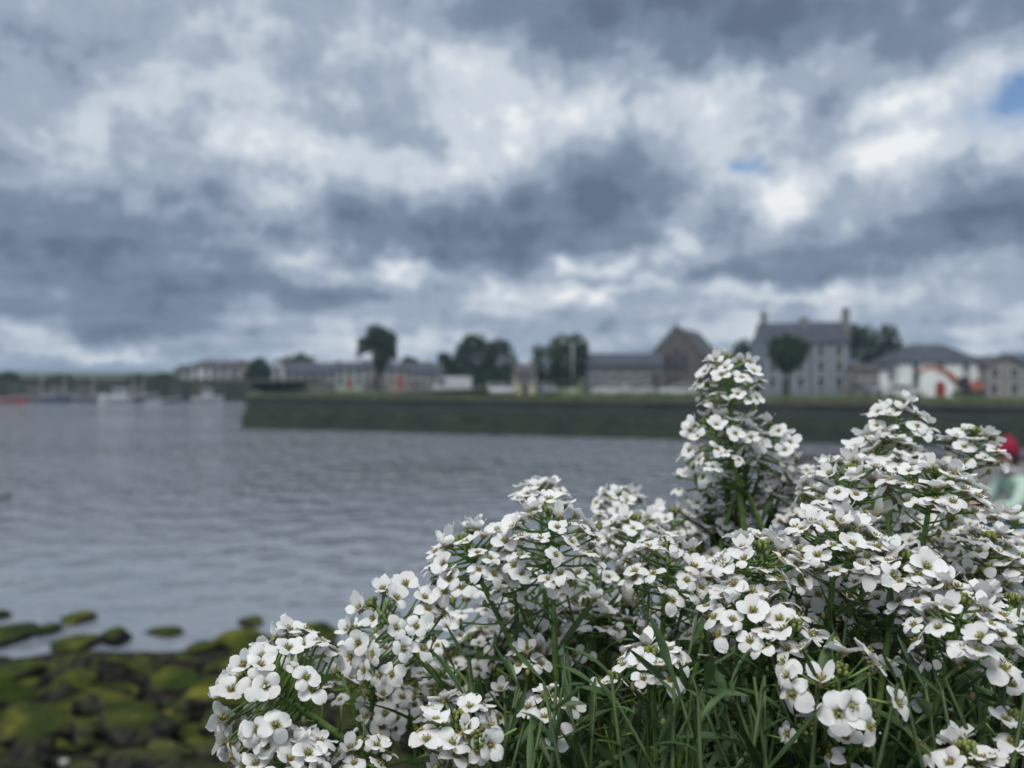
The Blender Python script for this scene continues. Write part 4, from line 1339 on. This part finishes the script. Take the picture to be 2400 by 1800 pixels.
def petal(mb, ang, L_, W_, lift, cup, curl, r, mat=0, hi=True, aged=1.0):
    us = [0, .12, .26, .42, .60, .76, .89, .97, 1.0] if hi else [0, .15, .40, .70, .92, 1.0]
    VS = (-1, -.5, 0, .5, 1) if hi else (-1, 0, 1)
    nv = len(VS)
    cs, sn = math.cos(ang), math.sin(ang)
    vs, at_ = [], []
    ph = r.uniform(0, 6.28); amp = r.uniform(.03, .13) * L_
    skew = r.gauss(0, .09); notch = r.choice([0, .03, .09, .13])
    for u in us:
        if u < .10: w = .26 + 1.2 * u
        else:
            t = (u - .02) / .98
            w = max(0.0, 1 - (2 * t - 1.08) ** 2 / (1.08 ** 2 if t < .54 else .92 ** 2)) ** .5
            w = max(w, .30 if u < .3 else 0)
            if u >= 1: w = .26
        for v in VS:
            hw = W_ * .5 * w
            x = .00030 + L_ * u * (1 - (notch if abs(v) < .1 and u > .99 else 0)) + skew * v * hw
            y = v * hw
            z = .0011 * (1 - math.exp(-u * 7)) + L_ * (lift * u + curl * u * u) + cup * hw * v * v * (1 if u > .2 else .3)
            z += amp * math.sin(ph + v * 2.6 + u * 3) * u * u
            vs.append(Vector((x * cs - y * sn, x * sn + y * cs, z))); at_.append(max(0.003, u * aged))
    fs = []
    for i in range(len(us) - 1):
        for j in range(nv - 1):
            a = i * nv + j
            fs.append((a, a + nv, a + nv + 1, a + 1))
    mb.add(vs, fs, mat, at_)


def flower_mb(seed, age, hi=True):
    """age 0 just opening .. 1 old and reflexed"""
    r = random.Random(seed)
    mb = MB()
    sz = r.uniform(.90, 1.12) * (.72, 1, 1, .95, .7)[age]
    lift = {0: .75, 1: .25, 2: .06, 3: -.10, 4: 1.5}[age] + r.gauss(0, .06)
    curl = {0: .1, 1: -.12, 2: -.24, 3: -.45, 4: .2}[age] + r.gauss(0, .06)
    for k in range(4):
        if age >= 3 and k == 3 and seed % 2: continue
        petal(mb, k * math.pi / 2 + r.gauss(0, .13), .0030 * sz * r.uniform(.92, 1.08), .0033 * sz * r.uniform(.85, 1.12), lift + r.gauss(0, .14), r.uniform(-.30, .22), curl + r.gauss(0, .11), r, 0, hi, (1, 1, .95, r.uniform(.7, 1.0), .34)[age])
    mb.ball((0, 0, .0007), .00042, .00034, .0008, 6, 4, 1)
    for k in range(6 if hi else 0):
        a = k * math.pi / 3 + r.gauss(0, .15); q = .00052
        tip = Vector((math.cos(a) * (q + .00025), math.sin(a) * (q + .00025), .0013 + r.uniform(-.0002, .0002)))
        mb.tube([(math.cos(a) * q * .7, math.sin(a) * q * .7, .0003), tip], .00009, 3, 1, cap=False)
        mb.ball(tip, .00015, .00015, .00024, 4, 3, 2)
    for k in range(4):      # sepals
        a = k * math.pi / 2 + math.pi / 4 + r.gauss(0, .1)
        rot = Matrix.Rotation(a, 3, 'Z') @ Matrix.Rotation(R(52), 3, 'Y')
        mb.ball((math.cos(a) * .00068, math.sin(a) * .00068, .00020), .00072, .00048, .00016, 6, 3, 3, rot=rot)
    mb.ball((0, 0, -.0002), .0005, .0005, .0004, 5, 3, 3)
    return mb


FM = [M_PETAL, M_PISTIL, M_ANTHER, M_SEPAL]
FLOW, FLOWM = [], []
AGES = (0, 1, 1, 2, 2, 2, 3, 3, 4)
FLOWLO = []
for s_ in range(27):
    age = AGES[s_ % 9]
    mb = flower_mb(500 + s_, age)
    FLOW.append(mb)
    FLOWM.append(mb.mesh('flower', FM, True))
    FLOWLO.append(flower_mb(500 + s_, age, False))

rest_flowers = MB()
NFLOW = [0]
HEADS = []


def head(px, py, d, rpx, ax=0.0, az=1.0, ay=0.0, n=None, root=None, k=.75, tmax=1.0, spread=96, lift=.76, bare=6, seed=None, leaves=3, stem_r=.0008, mid=None, fs=1.0):
    """px,py dome apex; ax/az screen lean of the axis, ay towards(-)/away(+) from the viewer"""
    HEADS.append(dict(px=px, py=py, d=d, rpx=rpx, ax=ax, az=az, ay=ay, n=n, root=root, k=k, spread=spread, lift=lift, bare=bare, seed=seed or len(HEADS) + 1, leaves=leaves, stem_r=stem_r, mid=mid, fs=fs))


def bez(p0, p1, p2, p3, t):
    s_ = 1 - t
    return p0 * s_ ** 3 + p1 * 3 * s_ * s_ * t + p2 * 3 * s_ * t * t + p3 * t ** 3


# ---- leaf meshes
def leaf_mb(seed):
    r = random.Random(seed)
    mb = MB()
    L_ = 1.0; W_ = r.uniform(.09, .16)
    bend = r.uniform(-.35, .85); tw = r.gauss(0, .45)
    n_ = 8
    for i in range(n_ + 1):
        u = i / n_
        w = W_ * .5 * (max(0, math.sin(math.pi * min(1, u ** .8 * .98 + .02))) ** .75) * (.35 + .65 * min(1, u * 2.2)) + .012 * (1 - u)
        x = math.sin(bend * u * 1.2) * .0 + u * (1 - .15 * abs(bend) * u)
        z = -bend * u * u * .6 + .08 * u
        for v in (-1, -.4, .4, 1):
            zz = z + abs(v) ** 1.5 * w * .45
            y = v * w
            c, s_ = math.cos(tw * u), math.sin(tw * u)
            mb.v.append(Vector((x, y * c - (zz - z) * s_, z + y * s_ + (zz - z) * c))); mb.a.append(0)
    for i in range(n_):
        for j in range(3):
            a = i * 4 + j; mb.f.append((a, a + 4, a + 5, a + 1)); mb.m.append(0)
    return mb


LEAF = [leaf_mb(700 + i) for i in range(8)]
LEAFM = [m.mesh('leaf', M_LEAF, True) for m in LEAF]
rest_leaves = MB()
NLEAF = [0]


def leaf_matrix(p, dirv, length, r):
    x = dirv.normalized()
    up = Vector((0, 0, 1)) + Vector((r.gauss(0, .3), r.gauss(0, .3), 0))
    y = up.cross(x)
    if y.length < 1e-4: y = Vector((0, 1, 0))
    y.normalize(); z = x.cross(y)
    M = Matrix((x, y, z)).transposed().to_4x4()
    return Matrix.Translation(p) @ M @ Matrix.Diagonal((length, length, length, 1))


def add_leaf(p, dirv, length, r, parent):
    M = leaf_matrix(p - PO, dirv, length, r)
    k = r.randrange(8)
    sp = p
    px = 1200 + sp.x / sp.y * F; py = HOR + (EYE - sp.z) / sp.y * F
    if parent is not None and NLEAF[0] < 300 and -40 < px < 2440 and 900 < py < 1830 and p.y < .19:
        inst('leaf', LEAFM[k], parent, M); NLEAF[0] += 1
    else:
        rest_leaves._merge(LEAF[k], M)


def make_head(h):
    r = random.Random(1000 + h['seed'])
    apex = at(h['px'], h['py'], h['d'])
    axis = Vector((h['ax'], h['ay'], h['az'])).normalized()
    Rr = h['rpx'] * h['d'] / F
    k = h['k']
    tip = apex - axis * (Rr * .22)
    n = int(h['n'] * (1.28 if h['n'] > 9 else 1.1) + .5) if h['n'] else max(6, int(2 * math.pi * Rr * Rr * (.45 + .55 * k) / 3.1e-5))
    hh = Rr * k * 1.15          # length of the flowering part of the stem
    # stem
    if h['root'] is None:
        rpx = 1720 + (h['px'] - 1720) * .62 + r.gauss(0, 40)
        ry = min(.215, .15 + (h['d'] - .15) * .55 + r.uniform(-.006, .006))
    else: rpx, ry = h['root']
    root = Vector(((rpx - 1200) / F * ry, ry, ROOTZ - .004))
    ln = (tip - root).length
    c1 = tip - axis * ln * .45
    c2 = root + Vector((0, 0, ln * .22)) + (tip - root) * .10
    ns = 16
    pts = [bez(tip, c1, c2, root, i / ns) for i in range(ns + 1)]
    mb = MB()
    mb.tube([p - PO for p in pts], [h['stem_r'] * (.62 + .5 * min(1, i / 5)) for i in range(ns + 1)], 7)

    def on_stem(s_):       # point at arclength s_ below the tip
        acc = 0
        for i in range(ns):
            l_ = (pts[i + 1] - pts[i]).length
            if acc + l_ >= s_: return pts[i].lerp(pts[i + 1], (s_ - acc) / l_), (pts[i] - pts[i + 1]).normalized()
            acc += l_
        return pts[-1], Vector((0, 0, 1))
    e1 = axis.orthogonal().normalized(); e2 = axis.cross(e1)
    cen = apex - axis * (Rr * k)
    flows = []
    ph0 = r.uniform(0, 6.28)
    for i in range(n):
        t = (i + .6) / n
        th = R(12) + R(h['spread'] - 12) * t ** .62 + r.gauss(0, .07)
        ph = ph0 + i * 2.39996 + r.gauss(0, .16)
        rad = e1 * math.cos(ph) + e2 * math.sin(ph)
        pos = cen + rad * (math.sin(th) * Rr * .86 * r.uniform(.93, 1.07)) + axis * (math.cos(th) * Rr * k * r.uniform(.92, 1.04)) - Vector((0, 0, .0006 * t))
        a0, _ = on_stem(.0008 + t * hh * 1.05)
        out = (pos - a0); pl = out.length; od = out.normalized()
        # pedicel, bowed a little upwards
        midp = a0.lerp(pos, .5) + (rad * .2 + Vector((0, 0, -.25))) * pl * .10
        mb.tube([a0 - PO, midp - PO, pos - PO], [.00030, .00024, .00026], 4)
        nrm = (od * (1 - h['lift']) + rad * .15 * t + Vector((0, 0.02, 1)) * h['lift'] + Vector((r.gauss(0, .26), r.gauss(0, .26), r.gauss(0, .12)))).normalized()
        tt = t + r.gauss(0, .07)
        age = 0 if tt < .10 else (1 if tt < .36 else (2 if tt < .76 else (3 if tt < 1.03 else 4)))
        pool = [j for j in range(27) if AGES[j % 9] == age]
        j = r.choice(pool)
        q = nrm.to_track_quat('Z', 'Y')
        s_ = r.uniform(.74, .96) * h['fs']
        M = Matrix.Translation(pos - PO) @ q.to_matrix().to_4x4() @ Matrix.Rotation(r.uniform(0, 6.28), 4, 'Z') @ Matrix.Diagonal((s_, s_, s_, 1))
        flows.append((j, M, pos))
    # bare pedicels with little pods below
    for i in range(h['bare']):
        a0, tg = on_stem(hh * 1.05 + .0012 + i * r.uniform(.0012, .0022))
        ph = i * 2.4 + ph0
        rad = (tg.orthogonal().normalized() * math.cos(ph) + tg.cross(tg.orthogonal().normalized()) * math.sin(ph))
        ep = a0 + (rad * .85 + tg * .45).normalized() * r.uniform(.005, .009)
        mb.tube([a0 - PO, a0.lerp(ep, .5) - PO + tg * -.0004, ep - PO], [.00026, .00020, .00022], 4)
        if r.random() < .5: mb.ball(ep - PO, .0006, .0005, .0008, 5, 4, 1)
    stalk = mb.build('flower_stalk', [M_STEM, M_SEPAL], plant, smooth=True)
    # buds in the middle of the head
    bb = MB()
    for i in range(8):
        a = i * 2.4; q = .00048 * math.sqrt(i + .4)
        p = tip + axis * (.0022 - q * .35) + (e1 * math.cos(a) + e2 * math.sin(a)) * q
        bb.tube([tip - PO - axis * .0004, p - PO], .00022, 3, cap=False)
        bb.ball(p - PO, .00048, .00046, .00075, 6, 4, 0, rot=axis.to_track_quat('Z', 'Y').to_matrix())
    bb.build('bud_cluster', M_BUD, stalk, smooth=True)
    h['flows'] = flows; h['stalk'] = stalk
    # stem leaves
    for i in range(h['leaves']):
        a0, tg = on_stem(hh * 1.2 + .009 + i * .0065 + r.uniform(0, .003))
        ph = i * 2.4 + ph0 + 1
        o1 = tg.orthogonal().normalized(); rad = o1 * math.cos(ph) + tg.cross(o1) * math.sin(ph)
        add_leaf(a0, rad * .8 + tg * .75 + Vector((0, 0, .1)), r.uniform(.010, .017), r, stalk)


# ---- the flower heads, from the photograph (photo pixels, distance in metres)
head(560, 1560, .160, 178, -.78, .62, -.12, n=44, root=(1750, .168), k=.72, spread=104, lift=.36, bare=8, stem_r=.00095)     # far left, leaning out
head(660, 1752, .150, 108, -.25, 1, -.2, n=20, root=(1150, .150), k=.5, spread=88, bare=2)
head(862, 1402, .170, 138, -.62, .78, -.15, n=30, root=(1640, .172), k=.85, spread=106, lift=.34, bare=9, stem_r=.00092)
head(870, 1630, .188, 82, -.7, .7, -.1, n=18, root=(1400, .18), k=1.0, lift=.3)
head(1075, 1255, .176, 120, -.42, .9, -.15, n=27, root=(1560, .178), k=.62, spread=98, bare=8)
head(1285, 1185, .170, 122, -.06, 1, -.25, n=32, root=(1330, .172), k=1.05, spread=100, bare=7)
head(1268, 1134, .205, 66, .0, 1, .1, n=12, root=(1420, .19), k=.5)
head(1210, 1300, .182, 80, -.2, 1, -.2, n=13, root=(1480, .18), k=.8)
head(1455, 1147, .225, 72, 0, 1, -.1, n=18, k=1.0)
head(1400, 1236, .22, 66, -.1, 1, -.1, n=15, k=.9)
head(1490, 1212, .20, 80, .05, 1, -.15, n=17, k=.6)
head(1580, 1195, .225, 76, .05, 1, -.1, n=18, k=.8)
head(1660, 1160, .23, 72, -.1, 1, -.1, n=18, k=.9)
head(1735, 1180, .23, 64, .1, 1, -.1, n=15, k=.9)
# the tall spray
head(1703, 834, .215, 82, -.10, 1, -.1, n=22, root=(1905, .20), k=1.0, spread=104, lift=.6, bare=4, stem_r=.00085)
head(1648, 980, .216, 104, -.6, .85, -.1, n=25, root=(1850, .198), k=.85, spread=102, lift=.6)
head(1822, 998, .222, 96, .6, .85, -.1, n=25, root=(1945, .204), k=.85, spread=104, lift=.6)
head(1715, 1015, .226, 66, .05, 1, -.1, n=9, root=(1880, .205), k=.9)
head(1862, 1075, .226, 58, .35, .9, -.1, n=9, root=(1960, .206), k=.9)
head(1620, 1085, .230, 52, -.3, .9, -.1, n=7, root=(1820, .206), k=.9)
head(1745, 1140, .228, 64, 0, 1, -.1, n=9, root=(1870, .207), k=.9)
head(1790, 1095, .225, 62, .35, .9, -.1, n=8, root=(1930, .204), k=.9)
head(1690, 1075, .225, 52, -.2, .9, -.1, n=6, root=(1840, .204), k=.9)
head(2106, 946, .205, 78, .02, 1, -.1, n=25, k=1.15, spread=106, lift=.6)
head(2050, 1024, .20, 80, -.25, 1, -.1, n=18, k=.65)
head(2285, 1008, .205, 70, .08, 1, -.05, n=17, k=.9, spread=105)
head(1995, 1086, .182, 128, -.10, 1, -.2, n=30, k=.62, bare=8)
head(2193, 1098, .170, 116, .06, 1, -.22, n=27, root=(2150, .165), k=.55, spread=94, bare=9)
head(1965, 1212, .155, 118, .0, 1, -.25, n=26, root=(2000, .155), k=.72, bare=8)
head(1785, 1272, .156, 118, -.08, 1, -.25, n=27, root=(1830, .155), k=.62, bare=8)
head(1569, 1274, .172, 112, .05, 1, -.25, n=24, root=(1640, .165), k=.8, bare=8)
head(2118, 1298, .150, 100, .1, 1, -.2, n=22, root=(2070, .15), k=.4, spread=88, lift=.6)
head(2320, 1252, .180, 96, .05, 1, -.2, n=20, k=.55)
head(2385, 1205, .190, 62, .1, 1, -.1, n=12, k=.7)
head(2262, 1395, .140, 142, .12, 1, -.28, n=26, root=(2180, .14), k=.72, bare=7)
head(1765, 1402, .150, 122, -.05, 1, -.30, n=20, root=(1810, .148), k=.5, spread=90, bare=7)
head(1972, 1560, .136, 150, .02, .92, -.42, n=12, root=(2005, .138), k=.30, spread=92, lift=.45, bare=4, stem_r=.00085, fs=1.14)
head(1525, 1530, .148, 80, -.1, 1, -.25, n=10, root=(1590, .148), k=.4, spread=86)
head(1078, 1678, .143, 102, .25, 1, -.45, n=13, root=(1180, .143), k=.45, spread=88)
head(2268, 1756, .132, 72, .0, 1, -.2, n=9, root=(2240, .132), k=.4)
head(1285, 1640, .158, 62, -.1, 1, -.3, n=6, k=.7)
head(2020, 1745, .134, 70, .1, .8, -.8, n=4, root=(2050, .135), k=.5, lift=.15)
head(1890, 1712, .136, 40, -.2, .8, -.8, n=2, root=(1950, .137), k=.5, lift=.15)
head(1860, 1470, .143, 50, .1, 1, -.5, n=4, k=.6)
head(1120, 1735, .138, 40, .2, .8, -.7, n=2, root=(1230, .140), k=.4, lift=.2)
head(845, 1745, .16, 66, -.1, 1, -.2, n=9, root=(1200, .16), k=.5)
head(1050, 1792, .145, 50, 0, 1, -.3, n=5, k=.5)
# softer heads deeper in the clump
for (px, py, d, rp, n_) in [(990, 1440, .205, 84, 16), (1060, 1400, .21, 84, 16), (1130, 1470, .21, 84, 15), (940, 1540, .20, 76, 14), (1190, 1420, .215, 84, 16), (1330, 1340, .215, 84, 15), (1250, 1400, .21, 76, 14),
                            (1020, 1560, .195, 70, 12), (1430, 1330, .22, 80, 15), (1660, 1290, .225, 80, 16), (1560, 1380, .20, 70, 11), (1500, 1300, .23, 80, 15), (1610, 1240, .24, 70, 14),
                            (1950, 1165, .215, 84, 16), (2085, 1165, .205, 84, 16), (1880, 1130, .22, 74, 14), (2230, 1200, .2, 84, 15), (2045, 1240, .195, 84, 14), (2180, 1240, .2, 76, 13),
                            (2360, 1310, .185, 80, 14), (2300, 1330, .175, 70, 11), (1180, 1600, .18, 56, 7), (1080, 1500, .2, 70, 12),
                            (1350, 1400, .185, 76, 13), (1450, 1400, .195, 76, 13), (1640, 1350, .178, 80, 14), (1880, 1310, .17, 84, 15), (2010, 1370, .165, 84, 14), (2150, 1350, .165, 80, 14), (2380, 1400, .165, 80, 13),
                            (1700, 1450, .18, 60, 8), (1560, 1440, .185, 64, 9), (2130, 1430, .16, 60, 8), (1300, 1480, .185, 66, 10), (1950, 1440, .175, 60, 8), (1180, 1350, .2, 80, 15), (1380, 1300, .2, 80, 14),
                            (920, 1440, .19, 70, 13), (800, 1560, .185, 60, 10), (1000, 1640, .17, 56, 8), (2250, 1300, .19, 76, 13), (2000, 1300, .185, 76, 13)]:
    head(px + rnd.gauss(0, 14), py + rnd.gauss(0, 14), d, rp * 1.08, rnd.gauss(0, .2) - (.3 if px < 1200 else 0), 1, rnd.gauss(-.1, .1), n=max(3, int(n_ * .8)), k=rnd.uniform(.6, 1.0), bare=9, leaves=4)
# a few stray half-open heads among the leaves
for (px, py, d, n_) in [(1650, 1500, .17, 4), (2120, 1520, .155, 4), (2330, 1560, .15, 5), (2380, 1690, .135, 4), (1440, 1590, .165, 3), (1760, 1620, .165, 3), (2170, 1640, .16, 3), (1240, 1520, .175, 6), (2060, 1430, .17, 6)]:
    head(px, py, d, 44, rnd.gauss(0, .2), 1, -.3, n=n_, k=.6, bare=9, leaves=5)

for h in HEADS: make_head(h)
# the flowers that show largest are objects of their own, the rest one mass
order = sorted(HEADS, key=lambda h: h['d'] + (1 if not (-50 < h['px'] < 2430 and h['py'] < 1790) else 0))
cnt = 0
for h in order:
    for (j, M, pos) in h['flows']:
        if cnt < 300 and h['d'] < .19:
            inst('flower', FLOWM[j], h['stalk'], M); cnt += 1
        else:
            rest_flowers._merge(FLOW[j] if h['d'] < .19 else FLOWLO[j], M)

# the long leaves that stand out at the front (base pixel -> tip pixel, distance)
lf = random.Random(9)
for (x0, y0, x1, y1, d0, d1) in [(1601, 1654, 1723, 1586, .142, .136), (1536, 1757, 1618, 1660, .138, .134), (1590, 1730, 1704, 1722, .137, .133), (1580, 1615, 1482, 1550, .145, .138),
                                 (1363, 1735, 1420, 1690, .140, .136), (1412, 1530, 1474, 1472, .158, .154), (1856, 1258, 1925, 1200, .19, .19), (1478, 1760, 1400, 1730, .14, .135),
                                 (1660, 1690, 1600, 1620, .146, .142), (1740, 1760, 1800, 1690, .14, .136), (1450, 1650, 1390, 1590, .15, .145), (2240, 1700, 2310, 1660, .135, .130),
                                 (2350, 1790, 2400, 1740, .13, .128), (1700, 1620, 1780, 1600, .15, .146), (1830, 1640, 1890, 1600, .148, .144), (1130, 1690, 1090, 1610, .15, .147),
                                 (900, 1600, 990, 1560, .165, .160), (1290, 1770, 1330, 1680, .14, .137), (2130, 1600, 2190, 1540, .145, .14), (2060, 1500, 2010, 1440, .155, .15)]:
    a_, b_ = at(x0, y0, d0), at(x1, y1, d1)
    M = leaf_matrix(a_ - PO, b_ - a_, (b_ - a_).length * 1.12, lf)
    inst('leaf', LEAFM[lf.randrange(8)], plant, M); NLEAF[0] += 1
# leafy shoots that fill the clump below the flowers
sh = random.Random(77)
for i in range(190):
    px = sh.uniform(1100, 2500)
    d = sh.choice([.135, .145, .155, .165, .18, .195, .21, .225]) * sh.uniform(.97, 1.03)
    top = 1430 + (max(0, 1500 - px) * .42) + sh.uniform(-40, 230) - (90 if d > .18 else 0)
    if d < .15: top = max(top, 1600)
    tipp = at(px, top, d)
    rt = Vector((tipp.x * .8 + .012 + sh.gauss(0, .026), min(.222, tipp.y + sh.uniform(-.01, .004)), ROOTZ - .004))
    pts = [rt.lerp(tipp, t) + Vector((math.sin(t * 3 + i) * .005, math.sin(t * 2 + i * 2) * .003, 0)) for t in (0, .25, .5, .75, 1)]
    mb = MB(); mb.tube([p - PO for p in pts], [.0007, .0006, .00055, .0005, .0003], 5)
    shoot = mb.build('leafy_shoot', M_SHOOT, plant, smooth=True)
    ln = (tipp - rt).length
    nl = 18
    for q in range(nl):
        t = 1 - (q / nl) * .85
        p = rt.lerp(tipp, t) + Vector((math.sin(t * 3 + i) * .005, math.sin(t * 2 + i * 2) * .003, 0))
        a = q * 2.4 + i
        up = .95 - q * .13
        dv = Vector((math.cos(a), math.sin(a), max(-.25, up) + sh.gauss(0, .25)))
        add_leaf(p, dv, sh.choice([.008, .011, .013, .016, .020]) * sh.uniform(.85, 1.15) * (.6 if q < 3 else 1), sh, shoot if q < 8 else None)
tag(rest_flowers.build('flower_mass', FM, plant, smooth=True), kind='stuff')
tag(rest_leaves.build('leaf_mass', M_LEAF, plant, smooth=True), kind='stuff')

# ================================================================== sea air
HAZE = 0.0006
if HAZE:
    mb = MB(); mb.box(-2700, 2700, -450, 2700, -3.4, 16.5)
    m, nt, b, out = material('haze')
    nt.nodes.remove(b)
    pv = nt.nodes.new('ShaderNodeVolumePrincipled')
    pv.inputs['Color'].default_value = (0.62, 0.80, 1.0, 1)
    pv.inputs['Density'].default_value = HAZE
    pv.inputs['Anisotropy'].default_value = 0.2
    nt.links.new(pv.outputs[0], out.inputs['Volume'])
    tag(mb.build('haze', m), kind='stuff')
print('flowers', cnt, 'of', sum(len(h['flows']) for h in HEADS), 'leaves', NLEAF[0], 'tris', sum(len(o.data.polygons) for o in COL.objects if o.type == 'MESH'))
